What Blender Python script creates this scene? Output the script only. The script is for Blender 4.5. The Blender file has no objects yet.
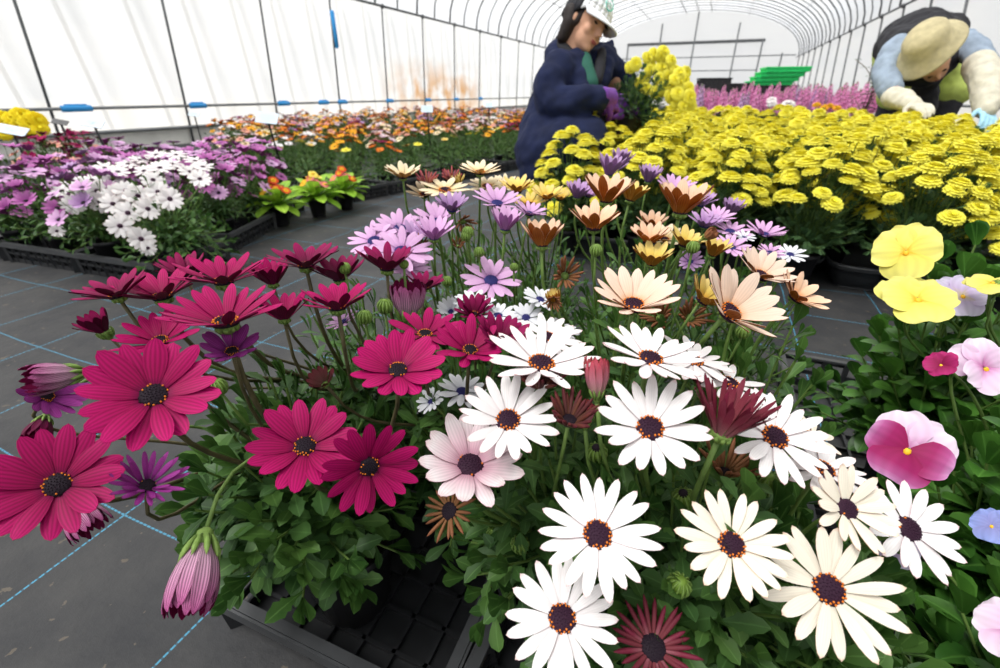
import bpy, math, random
from mathutils import Vector, Matrix
random.seed(7)
R = random.Random(11)
C = bpy.context.scene.collection
sc = bpy.context.scene
PI = math.pi

# ------------------------------------------------------------------ camera
F, CX, CY, H = 460.0, 500.0, 334.0, 0.60
PITCH = math.atan(241 / F); YAW = math.atan(222 / math.hypot(F, 241))
cp, sp, cy_, sy_ = math.cos(PITCH), math.sin(PITCH), math.cos(YAW), math.sin(YAW)
FW = Vector((-sy_ * cp, cy_ * cp, -sp)); RT = Vector((cy_, sy_, 0)); UP = RT.cross(FW)
EYE = Vector((0, 0, H))
cam = bpy.data.objects.new('camera', bpy.data.cameras.new('camera')); C.objects.link(cam)
m = Matrix((RT, UP, -FW)).transposed().to_4x4(); m.translation = EYE
cam.matrix_world = m
cam.data.sensor_width = 36; cam.data.lens = 36 * F / 1000
cam.data.clip_start = 0.02; cam.data.clip_end = 200
cam.data.dof.use_dof = True; cam.data.dof.focus_distance = 0.40; cam.data.dof.aperture_fstop = 8.0
sc.camera = cam

def ray(px, py): return FW + RT * ((px - CX) / F) - UP * ((py - CY) / F)
def at(px, py, dep): return EYE + ray(px, py) * dep           # a point seen at a pixel, DEP metres in front of the lens plane
def ground(px, py, z=0.0):
    r = ray(px, py); return EYE + r * ((z - H) / r.z)
def viewdir(px, py, nx, ny):
    v = ray(px, py).normalized(); r = v.cross(Vector((0, 0, 1))).normalized(); u = r.cross(v)
    k = nx * nx + ny * ny
    if k > 0.98: s = math.sqrt(0.98 / k); nx *= s; ny *= s; k = .98
    return (r * nx + u * ny - v * math.sqrt(1 - k)).normalized()

# ------------------------------------------------------------------ materials
def newmat(name):
    mt = bpy.data.materials.new(name); mt.use_nodes = True
    return mt, mt.node_tree, mt.node_tree.nodes['Principled BSDF']
def simple(name, col, rough=.6, spec=.3, metal=0, noise=0, scale=30, transl=0, bump=0, vary=0):
    mt, nt, b = newmat(name)
    b.inputs['Roughness'].default_value = rough; b.inputs['Metallic'].default_value = metal
    b.inputs['Specular IOR Level'].default_value = spec
    b.inputs['Base Color'].default_value = (*col, 1)
    src = None
    if noise or bump:
        tc = nt.nodes.new('ShaderNodeTexCoord'); n = nt.nodes.new('ShaderNodeTexNoise')
        n.inputs['Scale'].default_value = scale; n.inputs['Detail'].default_value = 4
        nt.links.new(tc.outputs['Object'], n.inputs['Vector'])
        if noise:
            mx = nt.nodes.new('ShaderNodeMix'); mx.data_type = 'RGBA'
            mx.inputs[6].default_value = tuple(max(0, c * (1 - noise)) for c in col) + (1,)
            mx.inputs[7].default_value = tuple(min(1, c * (1 + noise)) for c in col) + (1,)
            mr = nt.nodes.new('ShaderNodeMapRange'); mr.inputs[1].default_value = .3; mr.inputs[2].default_value = .7
            nt.links.new(n.outputs['Fac'], mr.inputs[0]); nt.links.new(mr.outputs[0], mx.inputs[0])
            nt.links.new(mx.outputs[2], b.inputs['Base Color']); src = mx.outputs[2]
        if bump:
            bp = nt.nodes.new('ShaderNodeBump'); bp.inputs['Strength'].default_value = bump; bp.inputs['Distance'].default_value = .01
            nt.links.new(n.outputs['Fac'], bp.inputs['Height']); nt.links.new(bp.outputs[0], b.inputs['Normal'])
    if vary:
        oi = nt.nodes.new('ShaderNodeObjectInfo'); hs = nt.nodes.new('ShaderNodeHueSaturation')
        mr = nt.nodes.new('ShaderNodeMapRange'); mr.inputs[3].default_value = 1 - vary; mr.inputs[4].default_value = 1 + vary
        nt.links.new(oi.outputs['Random'], mr.inputs[0]); nt.links.new(mr.outputs[0], hs.inputs['Value'])
        if src: nt.links.new(src, hs.inputs['Color'])
        else: hs.inputs['Color'].default_value = (*col, 1)
        nt.links.new(hs.outputs[0], b.inputs['Base Color']); src = hs.outputs[0]
    if transl:
        add_transl(nt, b, col, transl, src)
    return mt
def add_transl(nt, b, col, f, src=None):
    t = nt.nodes.new('ShaderNodeBsdfTranslucent'); t.inputs[0].default_value = (*col, 1)
    if src: nt.links.new(src, t.inputs[0])
    ms = nt.nodes.new('ShaderNodeMixShader'); ms.inputs[0].default_value = f
    out = nt.nodes['Material Output']
    nt.links.new(b.outputs[0], ms.inputs[1]); nt.links.new(t.outputs[0], ms.inputs[2]); nt.links.new(ms.outputs[0], out.inputs[0])

def petal_mat(name, stops, stripe=.12, transl=.25, rough=.55, vary=.06):
    """stops: (v, colour) along the petal from its base to its tip; faint lengthwise veins across it."""
    mt, nt, b = newmat(name)
    b.inputs['Roughness'].default_value = rough; b.inputs['Specular IOR Level'].default_value = .14
    uv = nt.nodes.new('ShaderNodeUVMap'); sep = nt.nodes.new('ShaderNodeSeparateXYZ'); nt.links.new(uv.outputs[0], sep.inputs[0])
    cr = nt.nodes.new('ShaderNodeValToRGB'); el = cr.color_ramp.elements
    while len(el) > 1: el.remove(el[-1])
    el[0].position = stops[0][0]; el[0].color = (*stops[0][1], 1)
    for p, c in stops[1:]:
        e = el.new(p); e.color = (*c, 1)
    nt.links.new(sep.outputs['Y'], cr.inputs[0])
    mu = nt.nodes.new('ShaderNodeMath'); mu.operation = 'MULTIPLY'; mu.inputs[1].default_value = 2 * PI * 5
    nt.links.new(sep.outputs['X'], mu.inputs[0])
    si = nt.nodes.new('ShaderNodeMath'); si.operation = 'COSINE'; nt.links.new(mu.outputs[0], si.inputs[0])
    mr = nt.nodes.new('ShaderNodeMapRange'); mr.inputs[1].default_value = -1; mr.inputs[2].default_value = 1
    mr.inputs[3].default_value = 1 - stripe; mr.inputs[4].default_value = 1 + stripe * .4; nt.links.new(si.outputs[0], mr.inputs[0])
    oi = nt.nodes.new('ShaderNodeObjectInfo'); mr2 = nt.nodes.new('ShaderNodeMapRange')
    mr2.inputs[3].default_value = 1 - vary; mr2.inputs[4].default_value = 1 + vary; nt.links.new(oi.outputs['Random'], mr2.inputs[0])
    m2 = nt.nodes.new('ShaderNodeMath'); m2.operation = 'MULTIPLY'; nt.links.new(mr.outputs[0], m2.inputs[0]); nt.links.new(mr2.outputs[0], m2.inputs[1])
    hs = nt.nodes.new('ShaderNodeHueSaturation'); nt.links.new(cr.outputs[0], hs.inputs['Color']); nt.links.new(m2.outputs[0], hs.inputs['Value'])
    nt.links.new(hs.outputs[0], b.inputs['Base Color'])
    if transl: add_transl(nt, b, (1, 1, 1), transl, hs.outputs[0])
    return mt

def leaf_mat(name, c0, c1, transl=.22, rough=.5, spec=.35):
    mt, nt, b = newmat(name)
    b.inputs['Roughness'].default_value = rough; b.inputs['Specular IOR Level'].default_value = spec
    uv = nt.nodes.new('ShaderNodeUVMap'); sep = nt.nodes.new('ShaderNodeSeparateXYZ'); nt.links.new(uv.outputs[0], sep.inputs[0])
    ab = nt.nodes.new('ShaderNodeMath'); ab.operation = 'SUBTRACT'; ab.inputs[1].default_value = .5; nt.links.new(sep.outputs['X'], ab.inputs[0])
    a2 = nt.nodes.new('ShaderNodeMath'); a2.operation = 'ABSOLUTE'; nt.links.new(ab.outputs[0], a2.inputs[0])
    # a pale midrib
    rib = nt.nodes.new('ShaderNodeMapRange'); rib.inputs[1].default_value = .0; rib.inputs[2].default_value = .07; rib.inputs[3].default_value = .55; rib.inputs[4].default_value = 0
    nt.links.new(a2.outputs[0], rib.inputs[0])
    tc = nt.nodes.new('ShaderNodeTexCoord'); n = nt.nodes.new('ShaderNodeTexNoise'); n.inputs['Scale'].default_value = 14; n.inputs['Detail'].default_value = 3
    nt.links.new(tc.outputs['Object'], n.inputs['Vector'])
    mr = nt.nodes.new('ShaderNodeMapRange'); mr.inputs[1].default_value = .36; mr.inputs[2].default_value = .66; nt.links.new(n.outputs['Fac'], mr.inputs[0])
    mx = nt.nodes.new('ShaderNodeMix'); mx.data_type = 'RGBA'; mx.inputs[6].default_value = (*c0, 1); mx.inputs[7].default_value = (*c1, 1)
    nt.links.new(mr.outputs[0], mx.inputs[0])
    m3 = nt.nodes.new('ShaderNodeMix'); m3.data_type = 'RGBA'; m3.inputs[7].default_value = (*[min(1, c * 1.5 + .02) for c in c1], 1)
    nt.links.new(rib.outputs[0], m3.inputs[0]); nt.links.new(mx.outputs[2], m3.inputs[6])
    nt.links.new(m3.outputs[2], b.inputs['Base Color'])
    if transl: add_transl(nt, b, c1, transl, m3.outputs[2])
    return mt

M = {}
W = (.86, .86, .84)
M['mag_t'] = petal_mat('magenta_petal', [(0, (.12, .001, .04)), (.2, (.28, .002, .065)), (1, (.46, .004, .125))], .30, .18)
M['mag_u'] = petal_mat('magenta_petal_back', [(0, (.16, .01, .06)), (1, (.17, .003, .05))], .3, .15)
M['drk_t'] = petal_mat('dark_magenta_petal', [(0, (.08, .001, .02)), (1, (.33, .004, .095))], .3, .15)
M['drk_u'] = petal_mat('dark_magenta_petal_back', [(0, (.12, .006, .045)), (1, (.10, .002, .03))], .3, .1)
M['pur_t'] = petal_mat('purple_petal', [(0, (.06, .003, .06)), (.3, (.26, .025, .22)), (1, (.34, .045, .28))], .3, .2)
M['pur_u'] = petal_mat('purple_petal_back', [(0, (.3, .1, .24)), (1, (.26, .06, .2))], .35, .2)
M['str_t'] = M['mag_u']
M['str_u'] = petal_mat('striped_petal_back', [(0, (.5, .35, .42)), (.5, (.55, .28, .42)), (1, (.42, .08, .25))], .55, .15)
M['whi_t'] = petal_mat('white_petal', [(0, (.55, .42, .5)), (.12, (.88, .86, .86)), (.9, (.9, .89, .87)), (1, (.82, .6, .58))], .05, .25)
M['whi_u'] = petal_mat('white_petal_back', [(0, (.55, .3, .36)), (.5, (.75, .6, .62)), (1, (.6, .32, .36))], .2, .25)
M['crm_t'] = petal_mat('cream_petal', [(0, (.55, .42, .4)), (.12, (.88, .84, .7)), (.9, (.92, .87, .74)), (1, (.8, .6, .45))], .06, .25)
M['crm_u'] = petal_mat('cream_petal_back', [(0, (.5, .22, .12)), (1, (.55, .3, .2))], .25, .25)
M['pkw_t'] = petal_mat('pink_white_petal', [(0, (.5, .2, .3)), (.4, (.82, .6, .66)), (.8, (.9, .84, .84)), (1, (.85, .7, .7))], .1, .25)
M['pkw_u'] = petal_mat('pink_white_petal_back', [(0, (.5, .2, .28)), (1, (.62, .3, .38))], .2, .2)
M['lil_t'] = petal_mat('lilac_petal', [(0, (.35, .12, .38)), (.25, (.72, .42, .70)), (1, (.82, .52, .78))], .1, .25)
M['lil_u'] = petal_mat('lilac_petal_back', [(0, (.4, .18, .38)), (1, (.42, .16, .44))], .2, .25)
M['lav_t'] = petal_mat('lavender_petal', [(0, (.35, .16, .42)), (1, (.64, .43, .68))], .12, .25)
M['lav_u'] = petal_mat('lavender_petal_back', [(0, (.35, .18, .38)), (1, (.42, .24, .46))], .25, .25)
M['sil_t'] = petal_mat('bluish_white_petal', [(0, (.5, .5, .62)), (.2, (.84, .85, .88)), (1, (.86, .87, .88))], .05, .25)
M['sil_u'] = petal_mat('bluish_white_petal_back', [(0, (.5, .5, .6)), (1, (.5, .5, .6))], .15, .2)
M['ora_t'] = petal_mat('peach_petal', [(0, (.75, .25, .05)), (.3, (.88, .55, .34)), (1, (.92, .68, .5))], .08, .25)
M['ora_u'] = petal_mat('russet_petal_back', [(0, (.42, .16, .03)), (.5, (.33, .085, .012)), (1, (.42, .13, .03))], .25, .2)
M['pea_t'] = petal_mat('pale_peach_petal', [(0, (.8, .4, .15)), (.25, (.9, .66, .5)), (1, (.92, .75, .62))], .07, .25)
M['pea_u'] = M['ora_u']
M['yor_t'] = petal_mat('yellow_peach_petal', [(0, (.8, .4, .03)), (.4, (.88, .68, .16)), (1, (.92, .74, .3))], .08, .25)
M['yor_u'] = petal_mat('ochre_petal_back', [(0, (.45, .22, .04)), (1, (.45, .17, .02))], .25, .2)
M['cor_t'] = petal_mat('cream_orange_petal', [(0, (.8, .5, .15)), (.4, (.9, .78, .5)), (1, (.92, .82, .62))], .06, .25)
M['cor_u'] = petal_mat('tan_petal_back', [(0, (.5, .3, .08)), (1, (.55, .27, .08))], .2, .25)
M['bur_t'] = petal_mat('burgundy_petal', [(0, (.25, .06, .07)), (1, (.16, .012, .035))], .3, .1)
M['bur_u'] = petal_mat('burgundy_petal_back', [(0, (.4, .16, .18)), (.5, (.24, .03, .06)), (1, (.2, .02, .05))], .3, .1)
M['wit_t'] = petal_mat('withered_petal', [(0, (.14, .06, .05)), (1, (.14, .02, .03))], .3, .1)
M['wit_u'] = petal_mat('withered_petal_back', [(0, (.2, .09, .05)), (1, (.16, .03, .03))], .3, .1)
M['tan_t'] = petal_mat('dried_petal', [(0, (.3, .15, .06)), (1, (.32, .12, .06))], .3, .1)
M['tan_u'] = M['tan_t']
M['ros_t'] = petal_mat('rose_petal', [(0, (.5, .25, .1)), (1, (.6, .12, .15))], .2, .2)
M['ros_u'] = petal_mat('rose_petal_back', [(0, (.6, .42, .35)), (.5, (.6, .22, .28)), (1, (.55, .06, .1))], .35, .2)
M['yel_t'] = petal_mat('yellow_petal', [(0, (.90, .78, .03)), (1, (.95, .92, .14))], .04, .3, vary=.04)
M['yel_u'] = petal_mat('yellow_petal_back', [(0, (.8, .72, .1)), (1, (.92, .87, .15))], .04, .3)
M['yelc'] = simple('yellow_disc', (.92, .80, .03), .8, noise=.15, scale=400)
M['disc'] = simple('dark_disc', (.028, .008, .022), .7, spec=.2)
M['discd'] = simple('black_disc', (.012, .006, .012), .7, spec=.2)
M['discb'] = simple('blue_disc', (.03, .03, .14), .7, spec=.2)
M['pollen'] = simple('orange_pollen', (.70, .19, .015), .7)
M['stem'] = simple('green_stem', (.12, .2, .045), .55, noise=.25, scale=60)
M['stemd'] = simple('reddish_stem', (.09, .075, .035), .55, noise=.3, scale=60)
M['calyx'] = simple('calyx_green', (.17, .27, .06), .55, noise=.2, scale=200)
M['bud'] = simple('bud_green', (.16, .27, .04), .5, noise=.3, scale=250)
M['leaf'] = leaf_mat('daisy_leaf', (.024, .07, .016), (.065, .15, .034))
M['leafb'] = leaf_mat('daisy_leaf_bright', (.035, .10, .018), (.10, .21, .042))
M['leafg'] = leaf_mat('marguerite_leaf', (.035, .085, .03), (.08, .16, .055))
M['leafp'] = leaf_mat('pansy_leaf', (.03, .11, .015), (.085, .22, .03), rough=.4, spec=.4)
M['leafy'] = leaf_mat('primula_leaf', (.22, .45, .03), (.38, .6, .06), transl=.3)
M['black'] = simple('black_plastic', (.016, .017, .019), .42, spec=.45, noise=.25, scale=25)
M['rim'] = simple('rim_plastic', (.045, .047, .050), .38, spec=.5, noise=.2, scale=25)
M['pot'] = simple('pot_plastic', (.011, .011, .013), .45, spec=.4, noise=.2, scale=40)
M['soil'] = simple('potting_soil', (.035, .024, .017), .95, noise=.5, scale=150, bump=.5)
M['steel'] = simple('galvanised_pipe', (.20, .21, .215), .45, spec=.4, metal=.3, noise=.15, scale=8)
M['steeld'] = simple('dark_pipe', (.11, .115, .12), .5, metal=.2, noise=.2, scale=8)
M['blue'] = simple('blue_plastic', (.04, .33, .75), .4)
M['green'] = simple('green_crate_plastic', (.02, .68, .16), .45)
M['sign'] = simple('sign_card', (.52, .62, .70), .4)
M['white'] = simple('white_plastic', (.8, .8, .8), .5)
M['lime'] = leaf_mat('lime_leaf', (.3, .42, .05), (.5, .6, .12))

# ------------------------------------------------------------------ mesh builder
class MB:
    def __init__(s): s.v = []; s.f = []; s.m = []; s.uv = []; s.mats = []
    def mi(s, mat):
        if mat not in s.mats: s.mats.append(mat)
        return s.mats.index(mat)
    def add(s, vs, fs, mat, uvs=None):
        o = len(s.v); i = s.mi(mat)
        s.v += [tuple(p) for p in vs]; s.uv += list(uvs) if uvs else [(.5, .5)] * len(vs)
        for f in fs: s.f.append(tuple(k + o for k in f)); s.m.append(i)
    def box(s, c, sz, mat, rot=None, taper=1):
        vs = []
        for z in (-1, 1):
            k = taper if z > 0 else 1
            for x, y in ((-1, -1), (1, -1), (1, 1), (-1, 1)):
                p = Vector((x * sz[0] / 2 * k, y * sz[1] / 2 * k, z * sz[2] / 2))
                if rot is not None: p = rot @ p
                vs.append(p + Vector(c))
        s.add(vs, [(3, 2, 1, 0), (4, 5, 6, 7), (0, 1, 5, 4), (1, 2, 6, 5), (2, 3, 7, 6), (3, 0, 4, 7)], mat)
    def bar(s, a, b, w, h, mat):
        a = Vector(a); b = Vector(b); d = (b - a); L = d.length
        if L < 1e-6: return
        rot = frame(d / L).to_3x3()
        s.box((a + b) / 2, (w, h, L), mat, rot)
    def tube(s, pts, rad, mat, n=6, cap=True):
        pts = [Vector(p) for p in pts]; k = len(pts)
        if not isinstance(rad, (list, tuple)): rad = [rad] * k
        vs = []; prev = None
        for i, p in enumerate(pts):
            d = (pts[min(i + 1, k - 1)] - pts[max(i - 1, 0)])
            d = d.normalized() if d.length > 1e-9 else Vector((0, 0, 1))
            if prev is None: x = d.orthogonal().normalized()
            else:
                x = prev - d * prev.dot(d); x = x.normalized() if x.length > 1e-6 else d.orthogonal().normalized()
            prev = x; y = d.cross(x)
            for j in range(n):
                a = 2 * PI * j / n; vs.append(p + (x * math.cos(a) + y * math.sin(a)) * rad[i])
        fs = [(i * n + j, i * n + (j + 1) % n, (i + 1) * n + (j + 1) % n, (i + 1) * n + j) for i in range(k - 1) for j in range(n)]
        if cap: fs += [tuple(range(n))[::-1], tuple((k - 1) * n + j for j in range(n))]
        s.add(vs, fs, mat, [(.5, i / (k - 1)) for i in range(k) for _ in range(n)])
    def lathe(s, prof, mat, n=16, mtx=None, close=True):
        vs = []
        for r, z in prof:
            for j in range(n):
                a = 2 * PI * j / n; p = Vector((r * math.cos(a), r * math.sin(a), z))
                vs.append(mtx @ p if mtx else p)
        k = len(prof)
        fs = [(i * n + j, i * n + (j + 1) % n, (i + 1) * n + (j + 1) % n, (i + 1) * n + j) for i in range(k - 1) for j in range(n)]
        if close: fs += [tuple(range(n))[::-1], tuple((k - 1) * n + j for j in range(n))]
        s.add(vs, fs, mat)
    def ball(s, c, r, mat, n=8, k=5, mtx=None):
        if not isinstance(r, (tuple, list)): r = (r, r, r)
        vs = [Vector((0, 0, -1))]
        for i in range(1, k):
            t = -PI / 2 + PI * i / k
            for j in range(n):
                a = 2 * PI * j / n; vs.append(Vector((math.cos(t) * math.cos(a), math.cos(t) * math.sin(a), math.sin(t))))
        vs.append(Vector((0, 0, 1)))
        out = []
        for p in vs:
            q = Vector((p.x * r[0], p.y * r[1], p.z * r[2]))
            if mtx: q = mtx @ q
            out.append(q + Vector(c))
        fs = [(0, 1 + (j + 1) % n, 1 + j) for j in range(n)]
        for i in range(k - 2):
            for j in range(n):
                a = 1 + i * n
                fs.append((a + j, a + (j + 1) % n, a + n + (j + 1) % n, a + n + j))
        e = len(vs) - 1; a = 1 + (k - 2) * n
        fs += [(a + j, a + (j + 1) % n, e) for j in range(n)]
        s.add(out, fs, mat)
    def mesh(s, name, smooth=True):
        me = bpy.data.meshes.new(name); me.from_pydata(s.v, [], s.f)
        for mt in s.mats: me.materials.append(M[mt] if isinstance(mt, str) else mt)
        me.polygons.foreach_set('material_index', s.m)
        if smooth: me.polygons.foreach_set('use_smooth', [True] * len(s.f))
        uvl = me.uv_layers.new(name='UVMap')
        li = [0] * len(me.loops); me.loops.foreach_get('vertex_index', li)
        flat = []
        for i in li: flat += s.uv[i]
        uvl.data.foreach_set('uv', flat)
        me.update(); return me
    def build(s, name, parent=None, mtx=None, smooth=True):
        return link(name, s.mesh(name, smooth), parent, mtx)

WM = {}
def link(name, me, parent=None, mtx=None):
    o = bpy.data.objects.new(name, me); C.objects.link(o)
    w = mtx.copy() if mtx is not None else (WM[parent.name].copy() if parent is not None else Matrix())
    if parent is not None:
        o.parent = parent; o.matrix_basis = WM[parent.name].inverted() @ w
    else: o.matrix_basis = w
    WM[o.name] = w
    return o
def frame(n, roll=0.0):
    n = Vector(n).normalized(); x = n.orthogonal().normalized(); y = n.cross(x)
    mm = Matrix((x, y, n)).transposed().to_4x4()
    return mm @ Matrix.Rotation(roll, 4, 'Z')
def place(p, n=(0, 0, 1), roll=0.0, s=1.0):
    mm = frame(n, roll); mm = mm @ Matrix.Scale(s, 4) if s != 1 else mm
    mm.translation = Vector(p); return mm
def tag(o, label=None, cat=None, group=None, kind=None):
    if label: o['label'] = label
    if cat: o['category'] = cat
    if group: o['group'] = group
    if kind: o['kind'] = kind
    return o
def thing(name, loc, label, cat, group=None, rotz=0.0):
    mm = Matrix.Translation(Vector(loc)) @ Matrix.Rotation(rotz, 4, 'Z')
    o = link(name, None, None, mm); o.empty_display_size = .05
    return tag(o, label, cat, group)
def copy_tree(o, mtx=None, parent=None):
    c = o.copy(); C.objects.link(c)
    if parent is not None: c.parent = parent
    if mtx is not None: c.matrix_basis = mtx; WM[c.name] = mtx.copy()
    else: WM[c.name] = (WM[parent.name] @ c.matrix_basis) if parent is not None else c.matrix_basis.copy()
    for ch in list(o.children): copy_tree(ch, None, c)
    return c

# ------------------------------------------------------------------ petals and flowers
def petal(mb, ang, L, Wd, e0, curl, r0, tmat, umat, z0=0, nu=4, nv=7, groove=.12, prof=None, roll=0., th=.0004, twist=0., ruffle=0.):
    """one ray petal: an upper and an under sheet with a rim. e0 = rise from the disc plane, curl = added rise towards the tip"""
    ca, sa = math.cos(ang), math.sin(ang)
    rows = []; r = r0; z = z0; pt = 0
    for j in range(nv + 1):
        t = 1 - (1 - j / nv) ** 1.45
        e = e0 + curl * t
        r += L * (t - pt) * math.cos(e); z += L * (t - pt) * math.sin(e); pt = t
        if prof: w = prof(t)
        elif t < .58: w = .34 + .66 * math.sin(PI / 2 * t / .58) ** 1.15
        else: w = max(.10, (1 - ((t - .58) / .425) ** 2.1) ** .62 if t < .995 else .10)
        rows.append((r, z, e, w * Wd / 2, t))
    top = []; bot = []; uvs = []
    for (r, z, e, hw, t) in rows:
        for i in range(nu + 1):
            u = i / nu * 2 - 1
            ridge = groove * hw * (-(u * u) * (1 + roll) + .35 * math.cos(u * PI * 2)) 
            ridge += ruffle * L * t ** 2.5 * math.sin(u * 4.4 + ang * 3.1)
            x = u * hw; tw = twist * t
            nz = ridge + x * math.sin(tw); x = x * math.cos(tw) * (1 - .25 * max(0, roll))
            rr = r - math.sin(e) * nz; zz = z + math.cos(e) * nz
            if t == 1: rr -= abs(u) * .0006
            top.append((ca * rr - sa * x, sa * rr + ca * x, zz))
            rb = rr + math.sin(e) * th; zb = zz - math.cos(e) * th
            bot.append((ca * rb - sa * x, sa * rb + ca * x, zb)); uvs.append((i / nu, t))
    n = nu + 1
    fs = [(j * n + i, (j + 1) * n + i, (j + 1) * n + i + 1, j * n + i + 1) for j in range(nv) for i in range(nu)]
    mb.add(top, [f[::-1] for f in fs], tmat, uvs); mb.add(bot, fs, umat, uvs)

def needle(mb, ang, L, Wd, e0, curl, r0, mat, z0=0, nv=6):
    pts = []; r = r0; z = z0
    for j in range(nv + 1):
        t = j / nv; pts.append((math.cos(ang) * r, math.sin(ang) * r, z)); e = e0 + curl * t
        r += L / nv * math.cos(e); z += L / nv * math.sin(e)
    rad = [Wd / 2 * (.75 + .5 * math.sin(PI * j / nv)) * (1 if j < nv else .2) for j in range(nv + 1)]
    mb.tube(pts, rad, mat, 5)

def disc_mesh(r, core='disc', ring='pollen', detail=True, ringfrac=1.0):
    mb = MB()
    mb.lathe([(r * .5, -r * .3), (r * .98, -r * .1), (r, r * .12), (r * .84, r * .32), (r * .5, r * .42), (r * .12, r * .46)], core, 14)
    if detail:
        N = 70
        for k in range(N):
            t = math.sqrt((k + .5) / N); a = k * 2.39996
            rr = r * t * .98; z = r * (.46 - .34 * t ** 3)
            onring = t > .74 and R.random() < .85 * ringfrac
            mt = ring if onring else core
            s = r * (.085 if onring else .075)
            mb.ball((rr * math.cos(a), rr * math.sin(a), z + (r * .07 if onring else 0)), (s, s, s * 1.5), mt, 5, 3)
    return mb

TYPES = dict(mag=('mag_t', 'mag_u'), drk=('drk_t', 'drk_u'), pur=('pur_t', 'pur_u'), str=('str_t', 'str_u'), whi=('whi_t', 'whi_u'), crm=('crm_t', 'crm_u'),
             pkw=('pkw_t', 'pkw_u'), lil=('lil_t', 'lil_u'), lav=('lav_t', 'lav_u'), sil=('sil_t', 'sil_u'), ora=('ora_t', 'ora_u'), pea=('pea_t', 'pea_u'),
             yor=('yor_t', 'yor_u'), cor=('cor_t', 'cor_u'), bur=('bur_t', 'bur_u'), wit=('wit_t', 'wit_u'), tan=('tan_t', 'tan_u'), ros=('ros_t', 'ros_u'), yel=('yel_t', 'yel_u'))
def daisy_petals(kind, Rad, e, n=18, curl=-.15, wfac=1.0, rnd=R, nu=4, nv=7, layers=1, jit=.06):
    mb = MB(); t, u = TYPES[kind]
    for l in range(layers):
        N = n if l == 0 else int(n * .6)
        for k in range(N):
            a = 2 * PI * (k + .5 * l + rnd.uniform(-.18, .18)) / N
            L = Rad * .84 * rnd.uniform(.92, 1.06) * (1 - .12 * l)
            off = (.05 if k % 2 else -.03)
            petal(mb, a, L, 2 * PI * Rad / n * .62 * wfac * rnd.uniform(.9, 1.1) * (1.0 if n > 12 else .9), e + off + .25 * l + rnd.uniform(-jit, jit), curl + rnd.uniform(-.15, .12), Rad * .15, t, u,
                  z0=.0012 * (k % 2) + .0006 * l, nu=nu, nv=nv, twist=rnd.uniform(-.25, .25))
    return mb

def crooked(p0, d0, p1, d1, n=10):
    p0, d0, p1, d1 = map(Vector, (p0, d0, p1, d1)); L = (p1 - p0).length * .45; out = []
    for i in range(n + 1):
        t = i / n; a = p0; b = p0 + d0 * L; c = p1 - d1 * L; d = p1
        out.append(a * (1 - t) ** 3 + b * 3 * t * (1 - t) ** 2 + c * 3 * t * t * (1 - t) + d * t ** 3)
    return out

def calyx_mb(Rad, closed=0.0):
    """the green cup under the petals; its sepals stand close round it"""
    mb = MB(); r = Rad * (.17 + .02 * closed); h = Rad * (.2 + .22 * closed)
    mb.lathe([(r * .25, -h), (r * .62, -h * .8), (r * .95, -h * .3), (r * 1.0, 0.0)], 'calyx', 10)
    for k in range(9):
        a = 2 * PI * k / 9
        needle(mb, a, h * (.55 + .7 * closed), r * .38, 1.0 + .3 * closed, .35 - .2 * closed, r * .72, 'calyx', z0=-h * .7, nv=3)
    return mb

def flower(plant, kind, px, py, w, nx, ny, e, D=.075, n=18, core='disc', ring='pollen', curl=None, needles=False, dep=None, wfac=1.0, layers=1,
           stem='stem', name='flower', ringfrac=1.0, detail=True, rnd=R, label=None, root=None, closed=0., discr=.24, stemr=1.):
    """a daisy seen at pixel px,py, W pixels across; D = the breadth it really has; nx,ny tilt its axis right/up of the line of sight; e = degrees its petals rise"""
    if dep is None: dep = D * F / w
    if e >= 22 and ny > .88 and not needles and not closed: e = min(60, e * 1.2)
    er = math.radians(e)
    Rad = (w / 2) * dep / F / max(.56, math.cos(er * .8))
    pos = at(px, py, dep); nrm = viewdir(px, py, nx, ny)
    mtx = place(pos, nrm, rnd.uniform(0, 6.28))
    if curl is None: curl = (-.12 if e >= 20 else -.18) if not closed else .1
    mb = MB(); t, u = TYPES[kind]
    if needles:
        for k in range(n):
            a = 2 * PI * (k + rnd.uniform(-.3, .3)) / n
            needle(mb, a, Rad * .85 * rnd.uniform(.8, 1.15), Rad * .112, er + rnd.uniform(-.2, .2), curl + rnd.uniform(-.2, .2), Rad * .2, t if k % 3 else u)
    else:
        mb = daisy_petals(kind, Rad, er, n, curl, wfac, rnd, layers=layers, jit=.06 if e < 40 else .09)
    fl = mb.build(name, plant, mtx)
    if label: fl['label'] = label
    if core:
        rr = Rad * discr / (1 if e < 50 else 1.3)
        disc_mesh(min(rr, .0125), core, ring, detail, ringfrac).build('flower_center', fl)
    calyx_mb(Rad if not closed else Rad * 1.3, closed).build('calyx', fl)
    base = Vector(root) if root is not None else plant['crown_v'] if False else CROWN[plant.name]
    p0 = pos - nrm * Rad * .2; dn = -nrm
    d0 = (dn + Vector((0, 0, -.75))).normalized()
    tgt = base + Vector((rnd.uniform(-.02, .02), rnd.uniform(-.02, .02), 0))
    side = Vector((pos.x - tgt.x, pos.y - tgt.y, 0))
    pts = crooked(p0, dn.lerp(d0, .4).normalized(), tgt, (Vector((0, 0, -1)) - side * 2.0).normalized())
    inv = mtx.inverted(); sm = MB(); sr = .0017 * stemr * max(.8, min(1.3, Rad / .035))
    sm.tube([inv @ p for p in pts], [sr * 1.0 + sr * .5 * i / 10 for i in range(11)], stem, 6)
    sm.build('stem', fl)
    return fl

CROWN = {}
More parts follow.
